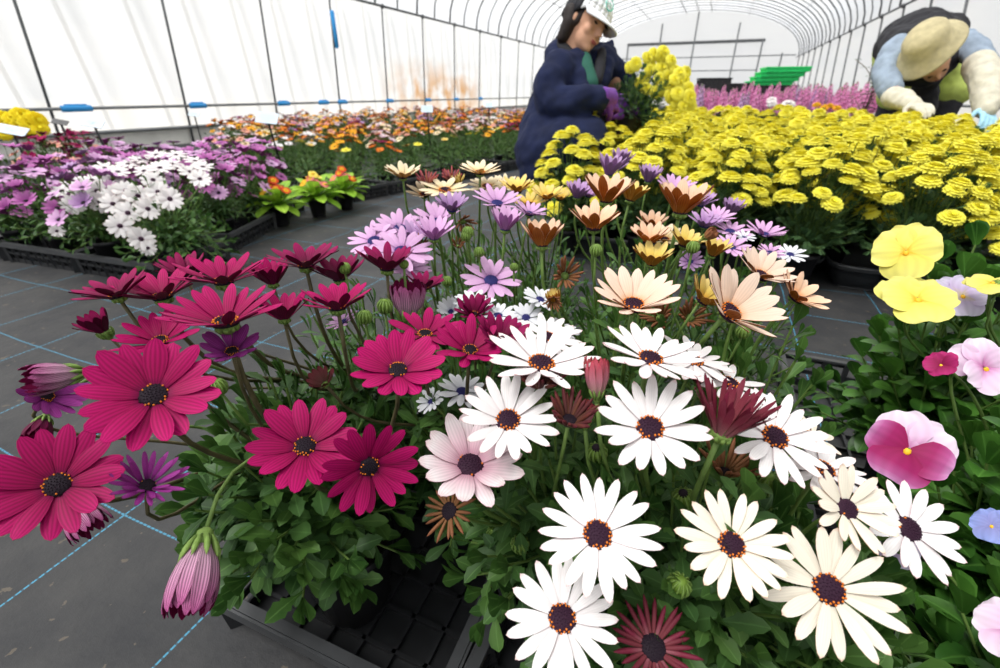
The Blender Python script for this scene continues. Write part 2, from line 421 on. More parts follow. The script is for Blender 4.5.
# ------------------------------------------------------------------ leaves and foliage mounds
PROF = {
    'daisy': [(0, .14), (.22, .2), (.42, .5), (.5, .86), (.56, .68), (.68, 1.0), (.76, .76), (.88, .6), (1, .06)],
    'daisy2': [(0, .16), (.25, .3), (.5, .75), (.7, 1.0), (.86, .75), (1, .06)],
    'long': [(0, .2), (.3, .7), (.6, 1.0), (.85, .6), (1, .05)],
    'pansy': [(0, .08), (.14, .12), (.2, .66), (.34, .98), (.5, 1.0), (.7, .82), (.88, .5), (1, .06)],
    'primula': [(0, .3), (.2, .5), (.45, .9), (.7, 1.0), (.88, .75), (1, .15)],
    'spike': [(0, .3), (.5, 1.0), (1, .05)],
}
def leaf(mb, base, d, n, L, Wd, prof, mat, droop=.5, fold=.35, rnd=R):
    d = Vector(d).normalized(); n = Vector(n); n = (n - d * n.dot(d))
    n = n.normalized() if n.length > 1e-5 else d.orthogonal().normalized()
    x = d.cross(n); p = Vector(base); vs = []; uvs = []; P = PROF[prof]; pt = 0
    ang = 0; wav = rnd.uniform(-.25, .25)
    for i, (t, w) in enumerate(P):
        st = (t - pt) * L; pt = t
        ang = droop * t
        dd = d * math.cos(ang) - n * math.sin(ang); nn = n * math.cos(ang) + d * math.sin(ang)
        p = p + dd * st; hw = w * Wd / 2
        for s_ in (-1, 0, 1):
            vs.append(p + x * (s_ * hw) + nn * (abs(s_) * hw * fold + s_ * wav * hw * t)); uvs.append((.5 + .5 * s_, t))
    k = len(P)
    fs = []
    for i in range(k - 1):
        for j in range(2): fs.append((i * 3 + j, i * 3 + j + 1, (i + 1) * 3 + j + 1, (i + 1) * 3 + j))
    mb.add(vs, fs, mat, uvs)

def fern_leaf(mb, base, d, n, L, Wd, mat, rnd=R):
    """a finely divided leaf: a midrib and pairs of narrow lobes"""
    d = Vector(d).normalized(); n = Vector(n); n = n - d * n.dot(d); n = n.normalized() if n.length > 1e-5 else d.orthogonal().normalized()
    x = d.cross(n)
    leaf(mb, base, d, n, L, L * .07, 'long', mat, .4, .2, rnd)
    for t, l in ((.3, .5), (.5, .8), (.7, .75), (.88, .5)):
        for s_ in (-1, 1):
            b = Vector(base) + d * L * t - n * L * .12 * t * t
            leaf(mb, b, d * .75 + x * s_ * .8, n, Wd * l * .75, Wd * .2, 'spike', mat, .3, .2, rnd)

def mound_mb(c, rad, ztop, zb=.1, shoots=40, per=9, L=.05, Wd=.017, kinds=('daisy', 'daisy2'), mats=('leaf', 'leafb'), zlow=.0, rnd=R, tips=True, wbias=.5, stemmat='stem', low=.1):
    """shoots fan out from the crown to an uneven dome and carry leaves along their outer part"""
    mb = MB(); c = Vector(c)
    for s in range(shoots):
        a = 2.39996 * s + rnd.uniform(-.3, .3); q = (s + .5) / shoots
        el = math.asin(min(1, low + (1 - low) * q))
        rr = rnd.uniform(.78, 1.05)
        tgt = Vector((c.x + rad[0] * math.cos(el) * math.cos(a) * rr, c.y + rad[1] * math.cos(el) * math.sin(a) * rr, zb + (ztop - zb) * math.sin(el) * rr))
        st = Vector((c.x + rnd.uniform(-.012, .012), c.y + rnd.uniform(-.012, .012), zb))
        pts = crooked(st, Vector((math.cos(a) * .3, math.sin(a) * .3, 1)).normalized(), tgt, (tgt - st).normalized(), 6)
        mb.tube(pts, .0014, stemmat, 4, False)
        for k in range(per):
            t = .2 + .8 * (k + rnd.random() * .6) / per; i = min(5, int(t * 6)); f = min(1, t * 6 - i)
            p = pts[i].lerp(pts[i + 1], f); sd = (pts[i + 1] - pts[i]).normalized()
            b = 2.4 * k + s
            o = sd.orthogonal().normalized(); o = (Matrix.Rotation(b, 3, sd) @ o)
            d = (o * .85 + sd * (.45 + .5 * t) + Vector((0, 0, .1))).normalized()
            nn = (sd * .6 + Vector((0, 0, 1)) + (p - c).normalized() * .2)
            sz = rnd.uniform(.65, 1.1) * (1.05 - .35 * t)
            mat = mats[1] if rnd.random() < (.15 + .45 * t) else mats[0]
            kd = kinds[0] if rnd.random() < .6 else kinds[1]
            if kd == 'fern': fern_leaf(mb, p, d, nn, L * sz, Wd * sz, mat, rnd)
            else: leaf(mb, p, d, nn, L * sz, Wd * sz, kd, mat, rnd.uniform(.2, .9), .3, rnd)
        if tips:
            for k in range(3):
                d = ((pts[-1] - pts[-2]).normalized() + Vector((rnd.uniform(-.5, .5), rnd.uniform(-.5, .5), rnd.uniform(.1, .6)))).normalized()
                if 'fern' in kinds: fern_leaf(mb, pts[-1], d, Vector((0, 0, 1)), L * .6, Wd * .6, mats[1], rnd)
                else: leaf(mb, pts[-1], d, d.orthogonal(), L * .6, Wd * .6, kinds[1], mats[1], .3, .4, rnd)
    return mb

def pot_mb(r=.055, h=.105):
    mb = MB()
    mb.lathe([(r * .70, 0), (r * .72, .002), (r * .94, h * .86), (r * 1.0, h * .86), (r * 1.03, h), (r * .97, h), (r * .9, h * .8), (r * .68, .008)], 'pot', 24)
    return mb
POTS = {}
def add_pot(parent, r=.055, h=.105, z=.006, soil=True):
    k = (r, h)
    if k not in POTS:
        s = MB(); s.lathe([(r * .9, h * .78), (r * .89, h * .84), (r * .5, h * .86), (r * .1, h * .87)], 'soil', 20)
        POTS[k] = (pot_mb(r, h).mesh('pot'), s.mesh('soil'))
    w = WM[parent.name] @ Matrix.Translation((0, 0, z))
    p = link('pot', POTS[k][0], parent, w)
    if soil: link('soil', POTS[k][1], p, w)
    return p

def potted(name, x, y, label, cat='potted plant', group=None, crown=.12, pot=(.055, .105), z=.006):
    t = thing(name, (x, y, 0), label, cat, group)
    add_pot(t, pot[0], pot[1], z)
    CROWN[t.name] = Vector((x, y, crown))
    return t
def foliage(t, off, rad, ztop, **k):
    w = WM[t.name]; c = Vector((off[0], off[1], 0))
    zb = k.pop('zb', .1)
    mb = mound_mb(c, rad, ztop, zb, **k)
    return mb.build('foliage', t)

# ------------------------------------------------------------------ the setting
def struct(o, label=None):
    o['kind'] = 'structure'
    if label: o['label'] = label
    return o
XL, XR, ZE, YB, Y0 = -6.5, 3.0, 2.11, 29.0, -4.0
ZAP = 4.15
XM = (XL + XR) / 2
def arch_pt(t, dr=0.0):
    """t from 0 (left eave) to 1 (right eave)"""
    a = PI * (1 - t); k = 1 + dr
    x = XM + (XR - XL) / 2 * k * math.cos(a); z = ZE + (ZAP - ZE) * k * math.sin(a) ** .92
    return x, z
# floor of woven ground cover with blue guide threads
mt, nt, b = newmat('weed_mat')
def floor_nodes():
    N = nt.nodes; Lk = nt.links.new
    tc = N.new('ShaderNodeTexCoord'); sep = N.new('ShaderNodeSeparateXYZ'); Lk(tc.outputs['Object'], sep.inputs[0])
    def math_(op, a, bb=None, c=None):
        n = N.new('ShaderNodeMath'); n.operation = op
        for i, q in enumerate((a, bb, c)):
            if q is None: continue
            if isinstance(q, (int, float)): n.inputs[i].default_value = q
            else: Lk(q, n.inputs[i])
        return n.outputs[0]
    wob = N.new('ShaderNodeTexNoise'); wob.inputs['Scale'].default_value = 2.2; wob.inputs['Detail'].default_value = 1; Lk(tc.outputs['Object'], wob.inputs['Vector'])
    wv = math_('MULTIPLY', math_('SUBTRACT', wob.outputs['Fac'], .5), .035)
    def line(coord, along, off, sp):
        q = math_('ADD', math_('SUBTRACT', coord, off), wv)
        d = math_('PINGPONG', q, sp / 2)                       # distance to the nearest thread
        l = math_('LESS_THAN', d, .0014)
        dash = math_('SINE', math_('MULTIPLY', along, 2 * PI / .009))
        dash = math_('MAXIMUM', math_('GREATER_THAN', dash, -.55), .25)
        return math_('MULTIPLY', l, dash)
    lx = line(sep.outputs['X'], sep.outputs['Y'], -.754, .2655); ly = line(sep.outputs['Y'], sep.outputs['X'], .245, .2580)
    both = math_('MAXIMUM', lx, math_('MULTIPLY', ly, .9))
    n1 = N.new('ShaderNodeTexNoise'); n1.inputs['Scale'].default_value = 5; n1.inputs['Detail'].default_value = 7; n1.inputs['Roughness'].default_value = .65; Lk(tc.outputs['Object'], n1.inputs['Vector'])
    cr = N.new('ShaderNodeValToRGB'); Lk(n1.outputs['Fac'], cr.inputs[0])
    cr.color_ramp.elements[0].position = .35; cr.color_ramp.elements[0].color = (.026, .027, .030, 1)
    cr.color_ramp.elements[1].position = .72; cr.color_ramp.elements[1].color = (.055, .054, .053, 1)
    n2 = N.new('ShaderNodeTexNoise'); n2.inputs['Scale'].default_value = 38; n2.inputs['Detail'].default_value = 3; Lk(tc.outputs['Object'], n2.inputs['Vector'])
    dirt = math_('MULTIPLY', math_('GREATER_THAN', n2.outputs['Fac'], .68), .6)
    m1 = N.new('ShaderNodeMix'); m1.data_type = 'RGBA'; Lk(dirt, m1.inputs[0]); Lk(cr.outputs[0], m1.inputs[6]); m1.inputs[7].default_value = (.14, .115, .085, 1)
    # the weave
    wx = math_('SINE', math_('MULTIPLY', sep.outputs['X'], 2 * PI / .0028)); wy = math_('SINE', math_('MULTIPLY', sep.outputs['Y'], 2 * PI / .0028))
    we = math_('MULTIPLY', wx, wy)
    m0 = N.new('ShaderNodeMix'); m0.data_type = 'RGBA'; m0.blend_type = 'MULTIPLY'; m0.inputs[0].default_value = .35; Lk(m1.outputs[2], m0.inputs[6])
    g = N.new('ShaderNodeCombineColor'); v = math_('ADD', math_('MULTIPLY', we, .4), .8); [Lk(v, g.inputs[i]) for i in range(3)]; Lk(g.outputs[0], m0.inputs[7])
    m2 = N.new('ShaderNodeMix'); m2.data_type = 'RGBA'; Lk(both, m2.inputs[0]); Lk(m0.outputs[2], m2.inputs[6]); m2.inputs[7].default_value = (.06, .25, .38, 1)
    Lk(m2.outputs[2], b.inputs['Base Color'])
    bp = N.new('ShaderNodeBump'); bp.inputs['Strength'].default_value = .35; bp.inputs['Distance'].default_value = .02; Lk(n1.outputs['Fac'], bp.inputs['Height']); Lk(bp.outputs[0], b.inputs['Normal'])
    b.inputs['Roughness'].default_value = .62; b.inputs['Specular IOR Level'].default_value = .3
floor_nodes(); M['floor'] = mt
mb = MB(); mb.add([(XL, Y0, 0), (XR, Y0, 0), (XR, YB, 0), (XL, YB, 0)], [(0, 1, 2, 3)], 'floor'); struct(mb.build('floor', smooth=False), 'black woven ground cover with thin blue threads')
M['yard'] = simple('pale_gravel', (.42, .40, .36), .9, noise=.2, scale=1.5)
mb = MB()
mb.add([(-60, -30, -.03), (60, -30, -.03), (60, 80, -.03), (-60, 80, -.03)], [(0, 1, 2, 3)], 'yard'); struct(mb.build('ground', smooth=False), 'pale ground outside the tunnel')

# milky greenhouse film
def film_mat(name, clear, tint, stain=False):
    mt, nt, b = newmat(name); N = nt.nodes; Lk = nt.links.new; N.remove(b)
    tr = N.new('ShaderNodeBsdfTransparent'); tl = N.new('ShaderNodeBsdfTranslucent'); df = N.new('ShaderNodeBsdfDiffuse')
    tc = N.new('ShaderNodeTexCoord'); n = N.new('ShaderNodeTexNoise'); n.inputs['Scale'].default_value = .8; n.inputs['Detail'].default_value = 5
    mp = N.new('ShaderNodeMapping'); mp.inputs['Scale'].default_value = (1, .5, 2.5); Lk(tc.outputs['Object'], mp.inputs[0]); Lk(mp.outputs[0], n.inputs['Vector'])
    mx = N.new('ShaderNodeMix'); mx.data_type = 'RGBA'; mx.inputs[6].default_value = (*tint, 1); mx.inputs[7].default_value = (.92, .92, .91, 1)
    mr = N.new('ShaderNodeMapRange'); mr.inputs[1].default_value = .35; mr.inputs[2].default_value = .6; Lk(n.outputs['Fac'], mr.inputs[0]); Lk(mr.outputs[0], mx.inputs[0])
    col = mx.outputs[2]
    if stain:   # a rust coloured stain low on the left wall
        sep = N.new('ShaderNodeSeparateXYZ'); Lk(tc.outputs['Object'], sep.inputs[0])
        def rng(s, lo, hi, fade):
            a = N.new('ShaderNodeMapRange'); a.inputs[1].default_value = lo - fade; a.inputs[2].default_value = lo; Lk(s, a.inputs[0])
            c = N.new('ShaderNodeMapRange'); c.inputs[1].default_value = hi + fade; c.inputs[2].default_value = hi; Lk(s, c.inputs[0])
            q = N.new('ShaderNodeMath'); q.operation = 'MULTIPLY'; Lk(a.outputs[0], q.inputs[0]); Lk(c.outputs[0], q.inputs[1]); return q.outputs[0]
        y = rng(sep.outputs['Y'], 10.3, 12.6, 1.5); z = rng(sep.outputs['Z'], .1, .65, .75)
        q = N.new('ShaderNodeMath'); q.operation = 'MULTIPLY'; Lk(y, q.inputs[0]); Lk(z, q.inputs[1])
        n3 = N.new('ShaderNodeTexNoise'); n3.inputs['Scale'].default_value = 2.4; n3.inputs['Detail'].default_value = 5; Lk(tc.outputs['Object'], n3.inputs['Vector'])
        m3 = N.new('ShaderNodeMapRange'); m3.inputs[1].default_value = .35; m3.inputs[2].default_value = .6; Lk(n3.outputs['Fac'], m3.inputs[0])
        q2 = N.new('ShaderNodeMath'); q2.operation = 'MULTIPLY'; Lk(q.outputs[0], q2.inputs[0]); Lk(m3.outputs[0], q2.inputs[1])
        m4 = N.new('ShaderNodeMix'); m4.data_type = 'RGBA'; Lk(q2.outputs[0], m4.inputs[0]); Lk(col, m4.inputs[6]); m4.inputs[7].default_value = (.70, .40, .18, 1)
        col = m4.outputs[2]
    Lk(col, tl.inputs[0]); Lk(col, df.inputs[0]); Lk(col, tr.inputs[0])
    a = N.new('ShaderNodeMixShader'); a.inputs[0].default_value = .22; Lk(tl.outputs[0], a.inputs[1]); Lk(df.outputs[0], a.inputs[2])
    c = N.new('ShaderNodeMixShader'); c.inputs[0].default_value = clear; Lk(a.outputs[0], c.inputs[1]); Lk(tr.outputs[0], c.inputs[2])
    Lk(c.outputs[0], N['Material Output'].inputs[0]); return mt
M['film'] = film_mat('roof_film', .6, (.93, .94, .95))
M['filmw'] = film_mat('wall_film', .30, (.86, .87, .87), stain=True)
M['filmr'] = film_mat('right_wall_film', .30, (.86, .87, .88))
M['filme'] = film_mat('end_film', .45, (.9, .9, .9))
mb = MB(); mb.add([(XL, Y0, .19), (XL, YB, .19), (XL, YB, ZE), (XL, Y0, ZE)], [(0, 1, 2, 3)], 'filmw'); struct(mb.build('wall_left', smooth=False), 'milky plastic film side wall with a rust stain')
mb = MB(); mb.add([(XR, Y0, .0), (XR, YB, .0), (XR, YB, ZE), (XR, Y0, ZE)], [(0, 1, 2, 3)], 'filmr'); struct(mb.build('wall_right', smooth=False))
M['skirt'] = simple('skirt_board', (.78, .77, .72), .7, noise=.2, scale=2)
mb = MB(); mb.box((XL - .01, (Y0 + YB) / 2, .095), (.02, YB - Y0, .19), 'skirt'); struct(mb.build('baseboard_left', smooth=False))
K = 24; vs = []; mb = MB()
for y in (Y0, YB):
    for i in range(K + 1):
        x, z = arch_pt(i / K); vs.append((x, y, z))
mb.add(vs, [(i, i + 1, K + 1 + i + 1, K + 1 + i) for i in range(K)], 'film'); struct(mb.build('ceiling'), 'arched translucent film roof')
vs = [(XL, YB, 0), (XR, YB, 0)] + [(arch_pt(i / K)[0], YB, arch_pt(i / K)[1]) for i in range(K, -1, -1)]
mb = MB(); mb.add(vs, [tuple(range(len(vs)))], 'filme'); struct(mb.build('wall_back', smooth=False))
# side poles, eave and base rails
k = 0
for i in range(-4, 17):
    y = 3.06 + 1.5 * i
    for X, s in ((XL + .03, 1), (XR - .03, -1)):
        if s < 0 and y < 4.5: continue
        mb = MB(); mb.tube([(X, y, 0), (X, y + (.15 if s > 0 else 1.1), ZE)], .015 if s > 0 else .020, 'steeld', 8)
        mb.ball((X + s * .02, y + (.14 if s > 0 else 1.1), ZE), .045, 'steeld')
        struct(mb.build('trim_pole'))
for X, zz, r in ((XL + .06, ZE, .022), (XL + .05, .45, .017), (XL + .05, .2, .02), (XR - .06, ZE, .022), (XR - .05, .45, .017), (XR - .04, .12, .025)):
    mb = MB(); mb.tube([(X, Y0, zz), (X, YB, zz)], r, 'steeld' if zz > 1 else 'steel', 8); struct(mb.build('trim_rail'))
y = -3.
while y < YB:
    mb = MB(); dark = abs(((y - 3.06) / 1.5) - round((y - 3.06) / 1.5)) < .1
    pts = [(arch_pt(j / 28, -.006)[0], y, arch_pt(j / 28, -.006)[1]) for j in range(29)]
    mb.tube(pts, .021 if dark else .017, 'steeld' if dark else 'steel', 6); struct(mb.build('trim_hoop')); y += .75
for t in (.18, .34, .46, .5, .54, .66, .82):
    x, z = arch_pt(t, -.016); mb = MB(); mb.tube([(x, Y0, z), (x, YB, z)], .012 if abs(t - .5) > .05 else .02, 'steel', 6); struct(mb.build('trim_purlin'))
# outer braces seen as faint streaks through the film
for i in range(26):
    y = 1.2 + i * .75
    mb = MB(); mb.tube([(XL - .25, y + .35, 0), (XL - .10, y + .05, ZE)], .025, 'steel', 6); struct(mb.build('trim_brace'))
# end wall frame: lintel, posts, door leaves
mb = MB()
mb.box((-1.8, YB - .08, 2.84), (6.5, .1, .13), 'steeld'); struct(mb.build('trim_lintel', smooth=False))
for x, z1 in ((-5.0, 2.84), (-3.4, 3.7), (-1.75, 4.1), (.2, 3.6), (1.35, 2.84), (2.3, 2.3)):
    mb = MB(); mb.box((x, YB - .1, z1 / 2), (.07, .08, z1), 'steel'); struct(mb.build('trim_post', smooth=False))
for z, x0, x1 in ((1.6, -5, 1.35), (.5, XL, XR), (2.2, -6.4, 2.9)):
    mb = MB(); mb.box(((x0 + x1) / 2, YB - .12, z), (x1 - x0, .05, .05), 'steel'); struct(mb.build('trim_beam', smooth=False))
# blue clips on the wall rail, blue hose on one pole
for px in (78, 200, 286, 326, 345, 392, 430, 458, 482):
    r = ray(px, 106); t = (XL + .1) / r.x; y = r.y * t
    L = (.30 if px < 100 else .24)
    mb = MB(); mb.lathe([(.02, -L / 2), (.034, -L / 2 + .01), (.034, L / 2 - .01), (.02, L / 2)], 'blue', 10, Matrix.Rotation(PI / 2, 4, 'X'))
    mb.box((0, 0, .035), (.02, L * .7, .02), 'blue')
    tag(mb.build('film_clip', None, Matrix.Translation((XL + .06, y, .45)), smooth=True), 'small blue clip on the low rail of the left film wall', 'clip', 'blue clips on the left rail')
r = ray(340, 30); t = (XL + .1) / r.x
mb = MB(); mb.lathe([(.024, -.28), (.034, -.27), (.034, .27), (.024, .28)], 'blue', 10); mb.box((.03, 0, 0), (.015, .03, .5), 'blue')
tag(mb.build('pipe_sleeve', None, Matrix.Translation((XL + .05, 7.70, H + r.z * t))), 'blue sleeve wrapped round a pole of the left wall', 'pipe sleeve')

# ------------------------------------------------------------------ trays
def tray(x, y, rot, w, l, h, label, cell=.045, group=None, ribs=True, gridz=.006, name='carrying_tray', solid=False):
    """an open black tray: rim with a lip, ribbed slatted sides, lattice bottom"""
    t = thing(name, (x, y, 0), label, 'tray', group, rot)
    r = MB(); f = MB(); g = MB(); a, c = w / 2, l / 2
    cs = [(-a, -c), (a, -c), (a, c), (-a, c)]
    for i in range(4):
        p, q = cs[i], cs[(i + 1) % 4]; d = Vector((q[0] - p[0], q[1] - p[1], 0)).normalized(); o = Vector((d.y, -d.x, 0))
        P, Q = Vector((*p, h)), Vector((*q, h))
        r.bar(P - d * .004, Q + d * .004, .014, .004, 'black') if False else None
        mid = (P + Q) / 2; rot3 = Matrix.Rotation(math.atan2(d.y, d.x), 3, 'Z'); Ln = (Q - P).length
        r.box(mid, (Ln + .012, .012, .005), 'rim', rot3); r.box(mid + o * .008 - Vector((0, 0, .007)), (Ln + .018, .003, .016), 'rim', rot3)
        n = max(2, int(Ln / .042))
        for j in range(n + 1):
            s = P + (Q - P) * (j / n); b2 = s - o * .010; b2.z = .0
            f.bar(s - Vector((0, 0, .004)), b2, .010 if j % 3 else .016, .004, 'black')
        f.box(mid + Vector((0, 0, -h + .008)) - o * .008, (Ln - .02, .004, .016), 'black', rot3)
        f.box(mid + Vector((0, 0, -h * .5)) - o * .004, (Ln - .01, .003, .010), 'black', rot3)
    nx, ny = max(2, round(w / cell)), max(2, round(l / cell))
    for i in range(1, nx): g.box((-a + w * i / nx, 0, gridz), (.005, l - .02, .007), 'black')
    for j in range(1, ny): g.box((0, -c + l * j / ny, gridz), (w - .02, .005, .007), 'black')
    if solid: g.box((0, 0, .0015), (w - .012, l - .012, .002), 'black')
    r.build('rim', t, smooth=False); f.build('ribbed_side', t, smooth=False); g.build('lattice_bottom', t, smooth=False)
    return t

# ------------------------------------------------------------------ the foreground daisies
fr = random.Random(5)
tray(-.305, .325, .02, .30, .27, .055, 'black lattice tray under the magenta daisies, its front rim bare at the lower left', .042, solid=True)
tray(.02, .31, -.03, .30, .27, .055, 'black lattice tray under the large white daisies at the bottom edge', .042, solid=True)
tray(-.27, .63, .03, .32, .30, .055, 'black tray under the pink and cream daisies behind the magenta ones', .045)
tray(.03, .62, -.02, .26, .30, .055, 'black tray under the russet-backed peach daisies', .045)

def F_(p, *a, **k): return flower(p, *a, rnd=fr, **k)
def bud(plant, px, py, w, nx, ny, D=.016, kind='green', dep=None, name='bud', open_=0.0):
    """a round bud: sepals closed over the petals"""
    if dep is None: dep = D * F / w
    r = w / 2 * dep / F; pos = at(px, py, dep); nrm = viewdir(px, py, nx, ny); mtx = place(pos, nrm)
    mb = MB(); mb.ball((0, 0, 0), (r * .88, r * .88, r), 'bud', 10, 7)
    for k in range(12):
        a = 2 * PI * k / 12 + .1; vs = []
        pts = []
        for j in range(6):
            t = -1.2 + j * (2.35 + open_ * .0) / 5; q = 1.02 + .05 * (j % 2) + .04 * max(0, t)
            pts.append((math.cos(t) * r * q * math.cos(a) * .92, math.cos(t) * r * q * math.sin(a) * .92, math.sin(t) * r * q))
        mb.tube(pts, [r * .12, r * .17, r * .18, r * .15, r * .1, r * .03], 'calyx', 4)
    if kind != 'green': mb.ball((0, 0, r * .75), (r * .5, r * .5, r * .45), kind, 8, 5)
    b = mb.build(name, plant, mtx)
    base = CROWN[plant.name] + Vector((fr.uniform(-.03, .03), fr.uniform(-.03, .03), .03))
    pts = crooked(pos - nrm * r * .8, (-nrm).normalized(), base, Vector((0, 0, -1)), 8); inv = mtx.inverted(); sm = MB()
    sm.tube([inv @ p for p in pts], .0013, 'stem', 5); sm.build('stem', b); return b

def closed(plant, kind, px, py, w, nx, ny, D=.03, L=2.2, n=11, **k):
    """a flower shut to a narrow bell; px,py is its base and w its breadth"""
    dep = k.pop('dep', None) or D * F / w
    r = w / 2 * dep / F; pos = at(px, py, dep); nrm = viewdir(px, py, nx, ny); mtx = place(pos, nrm, fr.uniform(0, 6))
    mb = MB(); t, u = TYPES[kind]
    flare = k.pop('flare', .12)
    for l in (0, 1):
        for i in range(n):
            a = 2 * PI * (i + .5 * l) / n
            petal(mb, a, r * L * fr.uniform(.88, 1.05), r * 2 * PI / n * 1.25, PI / 2 - .62 + .06 * l, .62 - flare, r * (.32 - .05 * l), t, u, z0=0, nu=4, nv=7, roll=.4)
    f = mb.build('flower', plant, mtx)
    cm = MB(); cm.lathe([(r * .12, -r * .75), (r * .36, -r * .55), (r * .42, -r * .1), (r * .46, r * .15)], 'calyx', 10)
    for i in range(9): needle(cm, 2 * PI * i / 9, r * 1.2, r * .24, 1.05, .3, r * .36, 'calyx', z0=-r * .3, nv=3)
    cm.build('calyx', f)
    base = CROWN[plant.name]
    pts = crooked(pos - nrm * r * .6, (-nrm).normalized(), base, Vector((0, 0, -1)), 10); inv = mtx.inverted(); sm = MB()
    sm.tube([inv @ p for p in pts], .0017, k.get('stem', 'stem'), 6); sm.build('stem', f); return f

# magenta plants ------------------------------------------------------------------
MA = potted('potted_african_daisy', -.325, .275, 'magenta african daisy in a black pot on the near left corner of the front tray', crown=.16, pot=(.06, .12))
MB_ = potted('potted_african_daisy', -.435, .30, 'magenta african daisy at far left whose half-shut purple flowers lean over the bare floor', crown=.16)
MC = potted('potted_african_daisy', -.40, .44, 'magenta african daisy with upright cup-shaped flowers against the grey floor, behind the biggest bloom', crown=.18)
MD = potted('potted_african_daisy', -.235, .42, 'magenta african daisy standing between the pale pink and the large white daisies', crown=.16)
g = dict(stem='stemd', discr=.205)
F_(MA, 'mag', 154, 396, 119, .0, .46, 24, n=17, core='discd', wfac=1.32, ringfrac=.5, **g)
F_(MB_, 'mag', 58, 485, 114, -.15, .36, 22, n=17, core='discd', wfac=1.32, ringfrac=.5, **g)
F_(MA, 'mag', 305, 447, 104, .05, .46, 22, n=17, core='discd', wfac=1.3, ringfrac=.5, **g)
F_(MA, 'mag', 398, 371, 92, .05, .66, 27, n=16, core='discd', D=.07, wfac=1.3, ringfrac=.5, **g)
F_(MA, 'mag', 369, 466, 96, .15, -.42, 22, n=16, core='discd', D=.068, wfac=1.1, ringfrac=.3, **g)
closed(MA, 'str', 203, 543, 42, -.50, -.80, D=.030, L=3.2, n=11, flare=-.1)
F_(MB_, 'pur', 147, 486, 66, .30, .45, 36, n=17, core='discd', wfac=.60, D=.046, ringfrac=.1, layers=2, **g)
closed(MB_, 'str', 68, 500, 24, .1, -.95, D=.02, L=3.6)
closed(MB_, 'str', 78, 373, 26, -.92, .18, D=.019, L=3.1, flare=-.0)
F_(MB_, 'pur', 46, 396, 58, .55, .15, 38, n=15, core='discd', D=.050, **g)
closed(MB_, 'drk', 44, 420, 20, -.5, -.6, D=.017, L=2.6)
F_(MC, 'drk', 104, 331, 36, -.25, .93, 58, n=13, core='discd', D=.036, closed=.5, **g)
F_(MC, 'drk', 118, 296, 68, -.12, .975, 28, n=15, core='discd', D=.06, **g)
F_(MC, 'mag', 163, 297, 82, -.05, .965, 27, n=17, core='discd', D=.068, dep=.43, **g)
F_(MC, 'drk', 186, 276, 46, .0, .96, 40, n=15, core='discd', D=.052, dep=.50, **g)
F_(MC, 'mag', 224, 282, 84, .05, .96, 25, n=18, core='discd', D=.07, dep=.42, **g)
F_(MC, 'mag', 273, 283, 42, .0, .96, 48, n=14, core='discd', D=.045, dep=.47, **g)
F_(MA, 'mag', 226, 323, 110, .03, .94, 26, n=18, core='discd', dep=.345, **g)
F_(MA, 'mag', 160, 342, 76, -.1, .82, 26, n=17, core='discd', dep=.40, **g)
F_(MA, 'pur', 232, 352, 56, .05, .72, 40, n=13, core='discd', D=.045, dep=.345, **g)
F_(MC, 'mag', 284, 318, 52, .05, .95, 42, n=14, core='discd', D=.05, dep=.42, **g)
F_(MC, 'drk', 306, 266, 70, .0, .975, 26, n=15, core='discd', D=.065, dep=.46, **g)
F_(MD, 'drk', 340, 279, 56, -.05, .97, 36, n=14, core='discd', D=.055, dep=.47, **g)
F_(MC, 'mag', 338, 308, 72, .03, .96, 30, n=15, core='discd', D=.06, dep=.40, **g)
F_(MD, 'drk', 387, 269, 58, .08, .965, 36, n=15, core='discd', D=.055, dep=.45, **g)
F_(MD, 'drk', 424, 288, 42, .2, .95, 32, n=14, core='discd', D=.05, dep=.50, **g)
F_(MD, 'mag', 425, 335, 74, .1, .82, 20, n=16, core='discd', D=.065, dep=.41, **g)
F_(MD, 'mag', 470, 351, 72, .1, .74, 32, n=15, core='discd', D=.062, dep=.39, **g)
F_(MD, 'drk', 500, 342, 62, .3, .80, 36, n=16, core='discd', D=.055, dep=.40, layers=2, **g)
F_(MD, 'drk', 474, 315, 40, .0, .8, 45, n=16, core='discd', D=.045, dep=.44, layers=2, **g)
F_(MD, 'wit', 325, 384, 30, -.3, .6, 55, n=12, core=None, D=.03, dep=.40, **g)
closed(MD, 'str', 408, 318, 32, .1, .93, D=.03, L=2.4, dep=.47)
for px, py, w in ((365, 317, 14), (385, 306, 15), (345, 268, 11), (404, 264, 9)): bud(MD, px, py, w, .1, .9, dep=.45)
bud(MC, 218, 387, 17, -.1, .9, dep=.37)
foliage(MA, (-.03, -.015), (.115, .11), .335, zb=.15, shoots=84, per=12, L=.057, Wd=.024, rnd=fr, low=-.10)
foliage(MB_, (.02, 0), (.085, .10), .31, zb=.12, shoots=34, per=12, L=0.0495, Wd=0.0208, rnd=fr)
foliage(MC, (.03, -.03), (.11, .11), .375, zb=.12, shoots=56, per=13, L=0.0495, Wd=0.0169, rnd=fr)
foliage(MD, (.02, -.02), (.12, .11), .375, zb=.12, shoots=60, per=13, L=0.0495, Wd=0.0182, rnd=fr)

